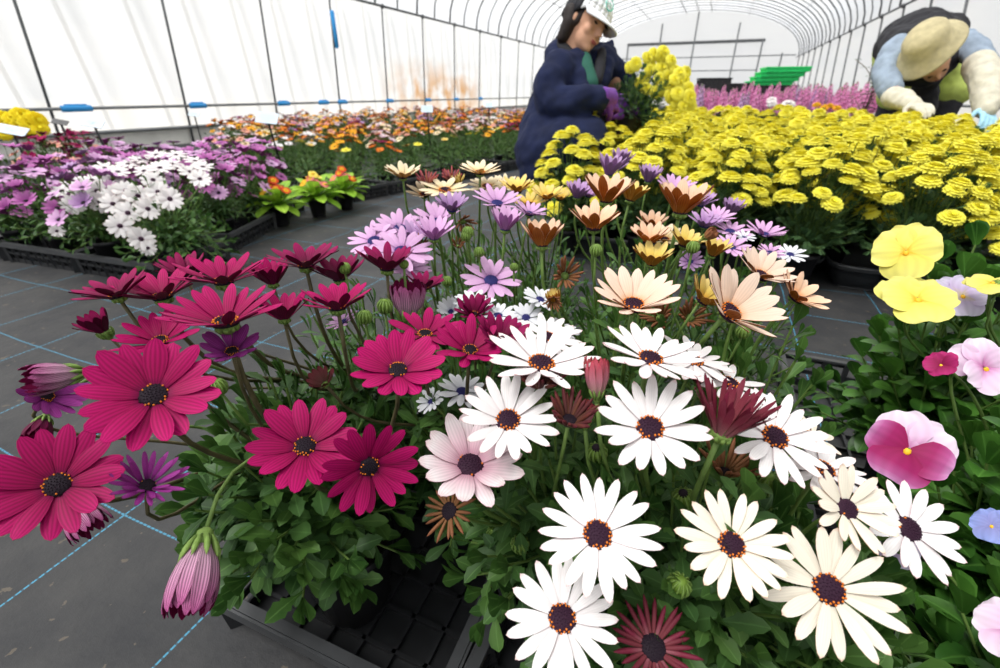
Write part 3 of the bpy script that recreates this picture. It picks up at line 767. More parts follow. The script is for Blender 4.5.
# large white plants ------------------------------------------------------------------
WA = potted('potted_african_daisy', -.085, .335, 'white african daisy next to the magenta ones, with a pink-tinged cup flower at its left', crown=.15, pot=(.06, .12))
WB = potted('potted_african_daisy', .035, .34, 'white african daisy in the middle foreground, with a spiky burgundy half-shut bloom on top', crown=.15, pot=(.06, .12))
WC = potted('potted_african_daisy', .135, .325, 'creamy white african daisy at lower right, its blooms hanging over the pansies', crown=.14)
F_(WA, 'whi', 508, 421, 101, .02, .52, 23, n=18, wfac=.93)
F_(WA, 'pkw', 470, 466, 104, .06, .52, 30, n=15, D=.078, wfac=1.15, core='disc', ringfrac=.2)
F_(WA, 'whi', 541, 365, 110, .05, .80, 24, D=.086, n=19, wfac=.93)
F_(WA, 'whi', 546, 338, 74, .05, .82, 12, n=17, dep=.42, wfac=.93)
F_(WB, 'whi', 597.5, 535, 120, .0, .34, 16, n=19, wfac=.93)
F_(WA, 'whi', 562, 619, 117, .0, .30, 14, n=18, wfac=.93)
F_(WB, 'whi', 650, 429, 111, .02, .50, 23, n=17, wfac=.93)
F_(WB, 'whi', 650, 360, 104, .12, .86, 20, n=18, wfac=.93)
F_(WB, 'whi', 694, 362, 78, .2, .86, 10, n=17, dep=.40, wfac=.93)
F_(WB, 'whi', 729, 384, 86, .25, .88, 8, n=17, dep=.40, wfac=.93)
F_(WC, 'whi', 774, 438, 106, .25, .58, 16, n=18, wfac=.93)
F_(WC, 'whi', 822, 470, 96, .22, .80, 8, n=18, dep=.33, wfac=.93)
F_(WC, 'crm', 812, 438, 62, .5, .8, 12, n=16, dep=.40, wfac=.93)
F_(WB, 'crm', 731, 545, 108, .15, .38, 17, dep=.284, n=18, wfac=.93)
F_(WC, 'crm', 828, 589.5, 124, .22, .25, 15, n=18, wfac=.93)
F_(WC, 'crm', 846, 509, 84, .42, .46, 28, n=16, core='disc', ringfrac=.05, D=.068, dep=.298, wfac=.93)
F_(WC, 'whi', 908, 529, 100, .45, .55, 14, n=16, core='disc', ringfrac=.05, dep=.325, wfac=.93)
F_(WB, 'bur', 722, 432, 84, .14, .90, 56, n=22, core=None, D=.06, wfac=.62, layers=2, dep=.312, discr=.2, label='spiky burgundy half-shut bloom')
closed(WB, 'ros', 597, 396, 20, -.12, .95, D=.02, L=4.0, flare=-.1, dep=.34)
closed(WB, 'ros', 585, 424, 17, -.1, .9, D=.02, L=2.8, dep=.36)
F_(WA, 'wit', 569, 421, 50, .1, .72, 52, n=26, needles=True, D=.045, core='discd', ringfrac=0, discr=.34, dep=.322)
F_(WA, 'wit', 541, 386, 44, .0, .84, 50, n=24, needles=True, D=.042, core='discd', ringfrac=0, dep=.352, discr=.3)
F_(WB, 'bur', 653, 648, 78, .12, .25, 22, n=26, needles=True, D=.05, core='discd', ringfrac=0, discr=.33)
F_(WA, 'tan', 450, 511, 54, -.5, .2, 22, n=18, needles=True, D=.042, core='discd', ringfrac=0, discr=.33)
F_(WB, 'tan', 725, 472, 54, .0, .85, 50, n=20, needles=True, D=.045, core='discd', ringfrac=0, dep=.37)
F_(WB, 'wit', 702, 383, 44, .2, .85, 48, n=20, needles=True, D=.04, core='discd', ringfrac=0, dep=.42)
for p, px, py, w in ((WB, 597, 452, 20), (WB, 679, 585, 23), (WA, 520, 544, 18), (WB, 684, 498, 21), (WB, 686, 566, 18), (WC, 769, 481, 20), (WA, 495, 533, 16), (WB, 596, 421, 15), (WC, 792, 517, 15)):
    bud(p, px, py, w, fr.uniform(-.2, .2), .45, kind='discd' if px in (597, 520, 684) else 'green')
foliage(WA, (.025, -.005), (.11, .13), .365, zb=.15, shoots=92, per=13, L=0.0506, Wd=0.0208, rnd=fr, low=-.08)
foliage(WB, (.01, -.015), (.12, .15), .365, zb=.14, shoots=92, per=13, L=0.0506, Wd=0.0208, rnd=fr, low=-.08)
foliage(WC, (.01, .0), (.085, .11), .295, zb=.12, shoots=50, per=12, L=0.0506, Wd=0.0208, rnd=fr)

# small bluish white, pale pink, cream ------------------------------------------------------------------
SW = potted('potted_african_daisy', -.11, .52, 'small bluish-white african daisy tucked between the magenta blooms and the single open pink one', crown=.14)
for a in ((451, 312, 26, -.2, .5, 50), (474, 303, 44, .1, .86, 14), (526, 318, 38, .0, .6, 14), (540, 300, 40, .3, .8, 14), (498, 316, 40, .1, .82, 16), (560, 330, 40, .3, .85, 14), (516, 334, 36, 0, .75, 14), (443, 330, 26, -.3, .8, 40)):
    F_(SW, 'sil', *a, n=15, core='discb', D=.05, ringfrac=0, dep=.52)
F_(SW, 'sil', 431, 402, 30, -.4, .5, 20, n=14, core='discb', D=.045, ringfrac=0, dep=.46)
F_(SW, 'sil', 462, 392, 52, .1, .75, 14, n=15, core='discb', D=.05, ringfrac=0, dep=.45)
foliage(SW, (0, -.03), (.12, .12), .33, shoots=56, per=12, L=0.0440, Wd=0.0156, rnd=fr)
PA = potted('potted_african_daisy', -.36, .62, 'pale pink african daisy at left of the middle row, blooms leaning over grey floor', crown=.18)
PB = potted('potted_african_daisy', -.235, .58, 'pale pink african daisy with one wide open lilac-pink bloom facing the viewer', crown=.18)
for p, kd, px, py, w, nx, ny, e, D, dep in (
    (PA, 'lil', 374, 241, 54, -.25, .80, 14, .075, .60), (PA, 'lil', 400, 229, 54, .05, .84, 16, .07, .62), (PA, 'lil', 402, 252, 64, .05, .75, 14, .075, .54),
    (PA, 'lil', 408, 268, 50, .3, .78, 14, .07, .56), (PA, 'lil', 434, 238, 42, .05, .93, 42, .055, .55), (PA, 'lav', 452, 210, 36, .05, .94, 40, .05, .62),
    (PB, 'lil', 497, 204, 50, .1, .90, 22, .07, .62), (PB, 'lil', 505, 229, 36, .1, .95, 50, .05, .56), (PB, 'lil', 529, 214, 36, .2, .93, 25, .05, .60),
    (PB, 'lil', 491, 281, 61, .10, .72, 14, .075, None), (PA, 'lil', 437, 222, 50, -.1, .93, 30, .06, .68), (PA, 'lav', 412, 238, 40, .2, .9, 30, .06, .60),
    (PA, 'lil', 344, 322, 36, -.4, .85, 20, .05, .50)):
    F_(p, kd, px, py, w, nx, ny, e, n=16, core='discb', D=D, ringfrac=0, dep=dep)
F_(PB, 'tan', 420, 247, 20, .1, .8, 60, n=12, core=None, dep=.60, needles=True); F_(PB, 'tan', 458, 246, 14, .1, .6, 60, n=12, core=None, dep=.6, needles=True); F_(PB, 'tan', 463, 222, 22, .3, -.3, 60, n=12, core=None, dep=.62, needles=True)
for px, py, w in ((466, 236, 10), (479, 252, 10), (447, 281, 10), (468, 232, 11), (514, 267, 8), (404, 282, 10)): bud(PB, px, py, w, 0, .9, dep=.55)
foliage(PA, (.02, 0), (.12, .12), .40, shoots=50, per=12, L=0.0396, Wd=0.0117, kinds=('long', 'daisy2'), rnd=fr)
foliage(PB, (.01, 0), (.13, .12), .41, shoots=64, per=13, L=0.0396, Wd=0.0117, kinds=('long', 'daisy2'), mats=('leaf', 'leafb'), rnd=fr)
CA = potted('potted_african_daisy', -.42, .83, 'cream african daisy with two tall lone blooms standing out against the dark floor path', crown=.2)
CB = potted('potted_african_daisy', -.27, .86, 'cream and ochre african daisy behind the pale pink ones, near the crouching person', crown=.2)
for p, kd, px, py, w, ny, e, D, dep in (
    (CA, 'cor', 403, 177, 38, .97, 30, .06, .72), (CA, 'cor', 480, 173, 42, .97, 22, .065, .74), (CA, 'cor', 445, 191, 52, .93, 16, .07, .72), (CA, 'cor', 424, 195, 36, .9, 25, .06, .74),
    (CB, 'cor', 487, 187, 42, .92, 18, .06, .76), (CB, 'yor', 517, 191, 36, .95, 35, .055, .74), (CB, 'yor', 547, 198, 34, .95, 32, .05, .70), (CB, 'yor', 529, 205, 38, .94, 24, .055, .70), (CB, 'cor', 506, 187, 30, .9, 25, .05, .8), (CB, 'yor', 560, 199, 22, .9, 40, .04, .74)):
    F_(p, kd, px, py, w, .03, ny, e, n=15, core='disc', D=D, dep=dep, nv=7) if False else F_(p, kd, px, py, w, .03, ny, e, n=15, core='disc', D=D, dep=dep)
F_(CA, 'ros', 427, 184, 24, 0, .95, 55, n=18, needles=True, core='discd', ringfrac=0, dep=.74); F_(CA, 'ros', 452, 181, 22, 0, .95, 55, n=18, needles=True, core='discd', ringfrac=0, dep=.78)
F_(CA, 'yor', 458, 184, 14, 0, .95, 70, n=12, needles=True, core=None, dep=.76)
foliage(CA, (.02, 0), (.12, .12), .38, shoots=44, per=12, L=0.0374, Wd=0.0117, kinds=('long', 'daisy2'), rnd=fr)
foliage(CB, (0, 0), (.12, .12), .41, shoots=44, per=12, L=0.0374, Wd=0.0117, kinds=('long', 'daisy2'), rnd=fr)

# peach and russet ------------------------------------------------------------------
OA = potted('potted_african_daisy', -.04, .52, 'peach african daisy with the wide open bloom above the white ones and russet petal backs', crown=.18)
OB = potted('potted_african_daisy', .085, .52, 'peach african daisy at the right edge of the clump, side-on blooms leaning over the floor', crown=.18)
OC = potted('potted_african_daisy', -.05, .68, 'russet-backed african daisy whose tall cup-shaped blooms rise before the yellow flower bed', crown=.2)
for p, kd, px, py, w, nx, ny, e, D, dep, n in (
    (OA, 'pea', 633, 306, 84, .02, .84, 38, .078, .40, 17), (OA, 'ora', 542, 245, 44, .0, .97, 56, .055, .54, 13), (OB, 'yor', 702, 301, 48, .5, .80, 44, .055, .43, 14),
    (OB, 'pea', 729, 313, 88, .50, .70, 40, .078, .41, 15), (OB, 'pea', 760, 276, 62, .32, .86, 36, .07, .47, 15), (OB, 'ora', 795, 298, 54, .5, .80, 36, .06, .46, 14),
    (OA, 'yor', 652, 264, 42, -.03, .93, 42, .05, .50, 14), (OA, 'yor', 684, 245, 40, .2, .93, 36, .05, .52, 13), (OA, 'ora', 649, 242, 40, .0, .95, 40, .05, .52, 13),
    (OC, 'ora', 606, 201, 52, .05, .98, 46, .06, .60, 14), (OC, 'yor', 630, 200, 34, .2, .97, 46, .045, .66, 14), (OC, 'ora', 594, 228, 52, .0, .96, 40, .06, .54, 12),
    (OC, 'ora', 680, 212, 56, .05, .97, 46, .06, .55, 14), (OC, 'ora', 651, 227, 32, .0, .95, 40, .045, .58, 12), (OC, 'yor', 712, 255, 30, .2, .95, 50, .045, .54, 12),
    (OC, 'cor', 664, 240, 40, .0, .9, 25, .05, .60, 14)):
    F_(p, kd, px, py, w, nx, ny, e, n=n, core='disc', D=D, dep=dep, wfac=1.05)
for px, py, w, nx, ny in ((565, 276, 34, .2, -.4), (660, 318, 34, -.2, -.5), (690, 318, 36, .2, -.6), (553, 300, 20, .1, .8)): F_(OA, 'tan', px, py, w * .9, nx, -ny * .5, 62, n=16, core=None, dep=.47, needles=True)
for px, py, w in ((616, 334, 12), (743, 332, 13), (693, 247, 12), (596, 250, 12)): bud(OA, px, py, w, 0, .9, dep=.47)
closed(OA, 'yor', 556, 306, 12, -.3, .85, dep=.48, L=3); closed(OB, 'tan', 704, 238, 9, .7, .6, dep=.5, L=3)
foliage(OA, (0, -.02), (.13, .13), .41, shoots=66, per=13, L=0.0462, Wd=0.0169, rnd=fr, mats=('leaf', 'leafb'))
foliage(OB, (.0, -.02), (.10, .11), .385, shoots=44, per=12, L=0.0462, Wd=0.0169, rnd=fr)
foliage(OC, (0, 0), (.14, .12), .43, shoots=56, per=12, L=0.0418, Wd=0.0143, rnd=fr, mats=('leaf', 'leafb'))
LA = potted('potted_african_daisy', -.06, .84, 'lilac african daisy behind the russet cups, two blooms rising before the yellow flowers', crown=.2)
LB = potted('potted_african_daisy', .09, .76, 'lilac african daisy between the peach blooms and the black trays of the yellow bed', crown=.2)
for p, kd, px, py, w, ny, e, dep in (
    (LA, 'lav', 609, 174, 32, .97, 55, .72), (LA, 'lav', 620, 165, 26, .97, 55, .78), (LA, 'lav', 577, 197, 30, .95, 45, .72), (LA, 'lav', 648, 181, 26, .97, 52, .76), (LA, 'lil', 588, 196, 28, .93, 30, .74),
    (LA, 'lil', 674, 190, 40, .95, 28, .74), (LB, 'lav', 704, 226, 34, .93, 35, .64), (LB, 'lil', 716, 219, 34, .92, 25, .66), (LB, 'lil', 730, 232, 42, .92, 18, .64), (LB, 'lil', 731, 248, 40, .86, 18, .60),
    (LB, 'lav', 730, 213, 24, .95, 50, .72), (LB, 'lil', 764, 235, 40, .94, 25, .66), (LB, 'lil', 770, 253, 28, .9, 20, .60), (LB, 'sil', 790, 255, 32, .85, 14, .62), (LB, 'lav', 690, 262, 28, .6, 20, .58), (LA, 'lav', 700, 205, 30, .94, 40, .72), (LB, 'sil', 744, 238, 22, .9, 20, .62)):
    F_(p, kd, px, py, w, .12, ny, e, n=17, core='discb', ringfrac=0, dep=dep)
foliage(LA, (0, 0), (.14, .11), .42, shoots=44, per=12, L=0.0374, Wd=0.0130, rnd=fr)
foliage(LB, (.0, 0), (.12, .1), .40, shoots=44, per=12, L=0.0374, Wd=0.0130, rnd=fr)

# ------------------------------------------------------------------ pansies at the right
def pans_mat(name, stops): return petal_mat(name, stops, .06, .28, .5)
M['py_a'] = pans_mat('pansy_yellow', [(0, (.9, .45, .02)), (.16, (.88, .72, .12)), (.4, (.80, .74, .16)), (1, (.82, .77, .24))])
M['py_b'] = pans_mat('pansy_magenta', [(0, (.3, .01, .08)), (.5, (.38, .02, .14)), (.8, (.48, .10, .3)), (1, (.65, .32, .58))])
M['py_c'] = pans_mat('pansy_pale_pink', [(0, (.55, .15, .4)), (.35, (.78, .56, .74)), (1, (.86, .76, .85))])
M['py_d'] = pans_mat('pansy_lilac', [(0, (.6, .5, .3)), (.3, (.62, .5, .72)), (1, (.74, .70, .84))])
M['py_e'] = pans_mat('pansy_blue', [(0, (.3, .3, .6)), (1, (.33, .42, .82))])
M['py_f'] = pans_mat('pansy_rose', [(0, (.25, .01, .06)), (1, (.5, .03, .18))])
M['eye'] = simple('pansy_eye', (.85, .45, .02), .5)
def rnd_prof(t): return max(.16, math.sqrt(max(0, 1 - (2 * min(1, t * .90 + .03) - 1) ** 2)) * (1.0 if t > .3 else .55 + 1.5 * t))
def pansy(plant, px, py, w, nx, ny, top, side, low, D=.07, dep=None, back=False, roll=0., cup=.15):
    if dep is None: dep = D * F / w
    Rd = w / 2 * dep / F * .87; pos = at(px, py, dep); n = viewdir(px, py, nx, ny)
    u = UP - n * UP.dot(n); u.normalize(); x = u.cross(n)
    mtx = Matrix((x, u, n)).transposed().to_4x4(); mtx.translation = pos; mtx = mtx @ Matrix.Rotation(roll, 4, 'Z')
    mb = MB()
    for ang, L, Wd, mt, z, e in ((math.radians(58), 1.12, 1.25, top, -.06, -.06), (math.radians(122), 1.12, 1.25, top, -.10, -.02), (math.radians(2), .92, 1.05, side, .0, cup), (math.radians(178), .92, 1.05, side, .03, cup), (math.radians(270), .95, 1.45, low, .07, cup)):
        petal(mb, ang, Rd * L, Rd * Wd, e + fr.uniform(-.05, .05), -.25, Rd * .03, mt, mt, z0=z * Rd * .6, nu=8, nv=8, groove=.06, prof=rnd_prof, twist=fr.uniform(-.15, .15), ruffle=.055)
    f = mb.build('flower', plant, mtx)
    c = MB(); c.ball((0, -Rd * .06, Rd * .06), (Rd * .09, Rd * .11, Rd * .05), 'eye', 8, 5); c.ball((0, Rd * .03, Rd * .07), (Rd * .035, Rd * .03, Rd * .03), 'calyx', 6, 4); c.build('flower_center', f)
    c = MB()
    for k in range(5): needle(c, k * 1.257, Rd * .42, Rd * .16, -.12, -.1, Rd * .03, 'calyx', z0=-Rd * .2, nv=3)
    c.tube([(0, 0, -Rd * .08), (0, Rd * .06, -Rd * .3)], Rd * .06, 'calyx', 6); c.build('calyx', f)
    pts = crooked(pos - n * Rd * .12, (-n + Vector((0, 0, .25))).normalized(), CROWN[plant.name], Vector((0, 0, -1)), 12); inv = mtx.inverted(); s = MB()
    s.tube([inv @ p for p in pts], .0016, 'stem', 6); s.build('stem', f); return f
tray(.365, .89, .0, .26, .42, .07, 'black lattice tray with an empty corner, left of the yellow pansies', .048)
tray(.355, .44, .0, .26, .42, .07, 'black lattice tray under the purple pansies at the right edge', .048)
VA = potted('potted_pansy', .37, .74, 'yellow pansy with two large pale yellow blooms standing in the lattice tray', crown=.16)
VB = potted('potted_pansy', .34, .50, 'pansy with a pink bloom seen from the side and a magenta and white bloom', crown=.14)
VC = potted('potted_pansy', .305, .335, 'pansy at the lower right corner with pale pink and blue blooms cut by the frame', crown=.12)
VD = potted('potted_pansy', .50, .70, 'pansy behind the pink one, with lilac and yellow blooms at the right edge', crown=.15)
pansy(VA, 906, 252, 66, -.15, .30, 'py_a', 'py_a', 'py_a', D=.075, dep=.53)
pansy(VA, 917, 300, 74, .1, .66, 'py_a', 'py_a', 'py_a', dep=.50, cup=.3)
pansy(VA, 897, 246, 40, -.5, .2, 'py_d', 'py_d', 'py_d', dep=.57)
pansy(VD, 992, 283, 46, -.1, .86, 'py_a', 'py_a', 'py_a', dep=.50)
pansy(VD, 962, 296, 52, .3, .55, 'py_d', 'py_d', 'py_d', dep=.54)
pansy(VB, 984, 368, 62, .55, .25, 'py_c', 'py_c', 'py_c', dep=.44, roll=.5, cup=.5)
pansy(VB, 941, 365, 34, -.3, .3, 'py_f', 'py_f', 'py_f', dep=.43, roll=.3, cup=.5)
pansy(VB, 908, 450, 84, .1, .2, 'py_c', 'py_b', 'py_b', dep=.385, roll=-.5, cup=.25)
pansy(VC, 897, 548, 44, -.1, -.1, 'py_d', 'py_d', 'py_d', dep=.36)
pansy(VC, 992, 526, 40, -.3, .2, 'py_e', 'py_e', 'py_e', dep=.36)
pansy(VC, 1018, 632, 78, -.3, .3, 'py_c', 'py_c', 'py_c', dep=.30)
bud(VD, 998, 288, 16, 0, .9, dep=.5, D=.02)
pk = dict(kinds=('pansy', 'primula'), mats=('leafp', 'leafp'), rnd=fr)
foliage(VA, (-.01, 0), (.125, .12), .44, shoots=76, per=10, L=0.0528, Wd=0.0338, **pk)
foliage(VB, (0, -.02), (.10, .11), .34, shoots=60, per=10, L=0.0550, Wd=0.0338, **pk)
foliage(VC, (0.02, -.04), (.12, .15), .27, shoots=64, per=10, L=0.0572, Wd=0.0325, zb=.1, **pk)
foliage(VD, (0, 0), (.12, .12), .31, shoots=44, per=10, L=0.0528, Wd=0.0338, **pk)

# ------------------------------------------------------------------ bed plants built once, then copied
br = random.Random(21)
def spread_flowers(c, rad, ztop, n, low=.2, rnd=br, flat=.8):
    out = []
    for s in range(n):
        a = 2.39996 * s + rnd.uniform(-.4, .4); q = (s + .5) / n; el = math.asin(min(1, low + (1 - low) * q))
        p = Vector((c[0] + rad * math.cos(el) * math.cos(a) * 1.05, c[1] + rad * math.cos(el) * math.sin(a) * 1.05, .1 + (ztop - .1) * math.sin(el) + rnd.uniform(-.012, .015)))
        nn = (Vector((math.cos(a) * math.cos(el) * flat, math.sin(a) * math.cos(el) * flat, .35 + math.sin(el))) + Vector((rnd.uniform(-.2, .2), rnd.uniform(-.2, .2), 0))).normalized()
        out.append((p, nn))
    return out
def small_daisy(kind, Rad, e, n=13, core='discd', rnd=br):
    mb = daisy_petals(kind, Rad, math.radians(e), n, -.2, 1.25, rnd, nu=2, nv=4)
    r = Rad * .2; mb.lathe([(r, -.001), (r * .9, r * .3), (r * .2, r * .5)], core, 8)
    mb.lathe([(r * .3, -Rad * .3), (r * .9, -Rad * .12), (r, .0)], 'calyx', 7)
    return mb
def mum_mb(Rad, kind='yel', core='yelc', rnd=br):
    """a low cushion of short petals in tiers"""
    mb = MB(); t, u = TYPES[kind]
    for N, L, r0, e, z in ((19, .50, .50, -.30, 0), (17, .46, .44, .02, .07), (15, .38, .34, .30, .13), (12, .28, .22, .62, .19), (9, .2, .10, 1.0, .22)):
        for k in range(N):
            petal(mb, 2 * PI * (k + rnd.uniform(-.2, .2)) / N, Rad * L * rnd.uniform(.9, 1.1), Rad * 2 * PI * .8 / N * 1.15, e + rnd.uniform(-.12, .12), -.3, Rad * r0, t, u, z0=Rad * z, nu=2, nv=3, groove=.05)
    mb.lathe([(Rad * .12, -Rad * .32), (Rad * .3, -Rad * .16), (Rad * .62, .0), (Rad * .5, Rad * .15), (Rad * .1, Rad * .3)], core, 9)
    return mb
def stem_mb(p, nn, Rad, mtx, base, mat='stem', r=.0013):
    mb = MB(); inv = mtx.inverted(); mb.tube([inv @ q for q in crooked(p - nn * Rad * .1, -nn, base, Vector((0, 0, -1)), 5)], r, mat, 4); return mb

MUMS = [mum_mb(.036).mesh('flower') for _ in range(4)]
def proto_bed(name, label, cat, meshes, rad, ztop, nfl, fol, group=None, cluster=False, low=.15, pot=(.055, .105), sizes=(.8, 1.15), stems=True, flat=.8):
    t = thing(name, (0, 0, -50), label, cat, group); z0 = Matrix.Translation((0, 0, -50))
    add_pot(t, *pot)
    mb = mound_mb((0, 0, 0), (rad, rad), ztop - .035, **fol); mb.build('foliage', t)
    cm = MB()
    for (p, nn) in spread_flowers((0, 0), rad, ztop, nfl, low, flat=flat):
        me = br.choice(meshes); s = br.uniform(*sizes)
        if cluster:
            mtx = place(p, nn, br.uniform(0, 6), s); o = len(cm.v)
            for v in me.vertices: cm.v.append(tuple(mtx @ v.co))
            uvd = {}
            for l, d in zip(me.loops, me.uv_layers[0].data): uvd[l.vertex_index] = tuple(d.uv)
            cm.uv += [uvd.get(i, (.5, .5)) for i in range(len(me.vertices))]
            mi = [cm.mi(m_) for m_ in me.materials]
            for pl in me.polygons: cm.f.append(tuple(i + o for i in pl.vertices)); cm.m.append(mi[pl.material_index])
            cm.tube([p, p - Vector((0, 0, .04)) - nn * .02], .0012, 'stem', 3)
        else:
            f = link('flower', me, t, z0 @ place(p, nn, br.uniform(0, 6), s))
            if stems:
                stem_mb(p, nn, .03 * s, place(p, nn), Vector((0, 0, .14)))
                mtx = WM[f.name]; m2 = z0.inverted() @ mtx
                mb = MB(); inv = m2.inverted(); mb.tube([inv @ q for q in crooked(p, -nn, Vector((p.x * .35, p.y * .35, .14)), Vector((0, 0, -1)), 5)], .0013, 'stem', 4); mb.build('stem', f)
    if cluster: cm.build('flower_cluster', t)
    return t
def drop(t):
    for c in list(t.children): drop(c)
    bpy.data.objects.remove(t)
def copy_at(proto, x, y, rz, label, s=1.0, z=0.0, group=None, tilt=None):
    mm = Matrix.Translation((x, y, z)) @ Matrix.Rotation(rz, 4, 'Z') @ Matrix.Diagonal((1, 1, s, 1))
    c = copy_tree(proto, mm); c['label'] = label
    if group: c['group'] = group
    return c

# yellow flower bed ------------------------------------------------------------------
yfol = dict(zb=.1, shoots=46, per=7, L=.055, Wd=.045, kinds=('fern', 'fern'), mats=('leafg', 'leafg'), rnd=br, low=.12)
yfol2 = dict(zb=.1, shoots=22, per=4, L=.055, Wd=.02, kinds=('long', 'long'), mats=('leafg', 'leafg'), rnd=br)
YN = [proto_bed('potted_marguerite', '', 'potted plant', MUMS, .16, .47, 46, yfol, None, low=(.28, .42, .5)[i], flat=.42) for i in range(3)]
YF = [proto_bed('potted_marguerite', '', 'potted plant', MUMS, .17, .47, 36, yfol2, None, low=.4, stems=False, flat=.35) for i in range(3)]
GY = 'yellow flowering plants of the bed'
rows = [1.83, 2.04, 2.26, 2.48, 2.71, 2.95, 3.20, 3.46]
for j, y in enumerate(rows):
    x = -.49 - .01 * j + (.12 if j % 2 else 0); i = 0
    while x < .72 * y + .05 and x < 2.05:
        pr = br.choice(YN if j < 3 else YF); zt = (.475 + .05 * j / 7) + br.uniform(-.012, .015)
        if not (j >= 6 and x > 1.05):
            if j == 0 and i == 0: lb = 'yellow flowering plant at the near left corner of the bed, beside the crouching person'
            elif j == 0 and i == 1: lb = 'yellow flowering plant in the front row, right behind the lilac and russet daisies'
            elif j == 0 and i == 2: lb = 'yellow flowering plant in the front row above the left rounded black tray'
            elif j == 0 and i == 3: lb = 'yellow flowering plant in the front row, drooping blooms hanging above the right rounded tray'
            elif j == 0 and i == 4: lb = 'yellow flowering plant in the front row behind the two pale yellow pansy blooms'
            elif j == 0: lb = 'yellow flowering plant at the right end of the front row, its leafy side showing'; edge_g = 'plants at the right end of the yellow front row'
            elif j < 3: lb = 'bushy yellow flowering plant packed in the near half of the bed'
            else: lb = 'yellow flowering plant packed in the far half of the bed'
            copy_at(pr, x + br.uniform(-.02, .02), y + br.uniform(-.02, .02), br.uniform(0, 6.28), lb, zt / .47, group=(GY + (', near half' if j < 3 else ', far half')) if j else (edge_g if i >= 5 else None))
        x += .285; i += 1

def round_tray(x, y, w, l, h, label):
    t = thing('plant_tray', (x, y, 0), label, 'tray'); s = MB(); r = MB(); rc = .07
    def loop(k, z):
        out = []
        for cx_, cy2, a0 in ((1, 1, 0), (-1, 1, 90), (-1, -1, 180), (1, -1, 270)):
            for a in range(0, 91, 15):
                an = math.radians(a0 + a); out.append(Vector((cx_ * (w / 2 - rc) + math.cos(an) * (rc + k), cy2 * (l / 2 - rc) + math.sin(an) * (rc + k), z)))
        return out
    prof = [(-.035, .003), (-.03, .012), (-.012, h * .55), (-.006, h), (.006, h), (.004, h - .012)]
    L = [loop(k, z) for k, z in prof]; n = len(L[0]); vs = [p for q in L for p in q]
    fs = [(i * n + j, i * n + (j + 1) % n, (i + 1) * n + (j + 1) % n, (i + 1) * n + j) for i in range(len(prof) - 1) for j in range(n)]
    s.add(vs, fs + [tuple(range(n))], 'black'); s.build('tray_body', t)
    q = loop(.004, h); r.tube(q + [q[0], q[1]], .006, 'rim', 6, False); r.build('rim', t); return t
round_tray(.20, 2.00, .46, .36, .085, 'rounded black plastic tray under the yellow bed, its corner showing right of the lilac daisies')
round_tray(.68, 1.96, .46, .32, .085, 'rounded black plastic tray under the yellow bed, behind the yellow pansies')
round_tray(1.16, 1.96, .46, .32, .085, 'rounded black plastic tray under the yellow bed at the right edge')
round_tray(-.28, 2.00, .46, .36, .085, 'rounded black plastic tray under the left corner of the yellow bed')

# the plant the crouching person holds ------------------------------------------------------------------
hp = at(640, 100, 2.0)
t = thing('potted_marguerite', hp, 'yellow flowering plant tipped sideways in the purple-gloved hand above the bed', 'potted plant')
ax = (RT * .42 + UP * .85 - FW * .15).normalized()
HM = place(hp - ax * .085, ax)
WM_keep = WM[t.name]
mm = mound_mb((0, 0, -.01), (.135, .135), .19, -.02, shoots=80, per=7, L=.05, Wd=.035, kinds=('fern', 'fern'), mats=('leafg', 'leafg'), rnd=br, low=.0).build('foliage', t, HM)
pp = link('pot', POTS[(.055, .105)][0], t, HM @ Matrix.Translation((0, 0, -.10)))
hr = random.Random(3)
for (px, py) in ((631, 67), (636, 64), (645, 77), (641, 84), (648, 58), (655, 54), (661, 56), (652, 66), (662, 68), (668, 63), (672, 60), (660, 78), (668, 76), (676, 70), (680, 73), (664, 88), (672, 86), (680, 82), (686, 80), (670, 96), (678, 93), (685, 90), (689, 88), (676, 102), (684, 99), (690, 97), (647, 88), (657, 92), (683, 106), (691, 104), (650, 70), (675, 79), (664, 52), (686, 73)):
    dep = 1.93 + hr.uniform(-.04, .05); link('flower', hr.choice(MUMS), t, place(at(px, py, dep), viewdir(px, py, hr.uniform(.2, .8), hr.uniform(.1, .55)), hr.uniform(0, 6), hr.uniform(.78, 1.0)))

# left beds ------------------------------------------------------------------
lr = random.Random(9)
PUR = [small_daisy('lil', .038, e).mesh('flower') for e in (10, 25, 45)] + [small_daisy('lav', .036, 35).mesh('flower')]
M['vio_t'] = petal_mat('violet_pink_petal', [(0, (.35, .06, .3)), (1, (.70, .26, .60))], .15, .22); M['vio_u'] = petal_mat('violet_pink_petal_back', [(0, (.3, .08, .25)), (1, (.3, .06, .26))], .2, .2)
TYPES['vio'] = ('vio_t', 'vio_u')
VIO = [small_daisy('vio', .040, e).mesh('flower') for e in (12, 30, 48)] + PUR[:1]
HOT = [small_daisy('mag', .036, e).mesh('flower') for e in (15, 40)]
lf = dict(zb=.1, shoots=40, per=8, L=.045, Wd=.016, kinds=('long', 'daisy2'), mats=('leaf', 'leafb'), rnd=lr, low=-.05)
PV = [proto_bed('potted_african_daisy', '', 'potted plant', VIO, .14, .37, 18, lf, low=.35) for _ in range(3)]
PL = proto_bed('potted_african_daisy', '', 'potted plant', PUR, .14, .37, 16, lf, low=.35)
GV = 'violet-pink daisies of the left bed'
spots = [(-2.02, .98), (-2.30, .97), (-2.58, .95), (-2.86, .93), (-2.14, 1.26), (-2.42, 1.24), (-2.70, 1.22), (-3.0, 1.2), (-1.93, 1.38), (-2.05, 1.62), (-2.32, 1.56), (-2.6, 1.52), (-2.9, 1.5), (-2.22, 1.86), (-2.5, 1.82), (-2.8, 1.8), (-3.15, 1.75), (-2.45, 2.1), (-2.75, 2.1)]
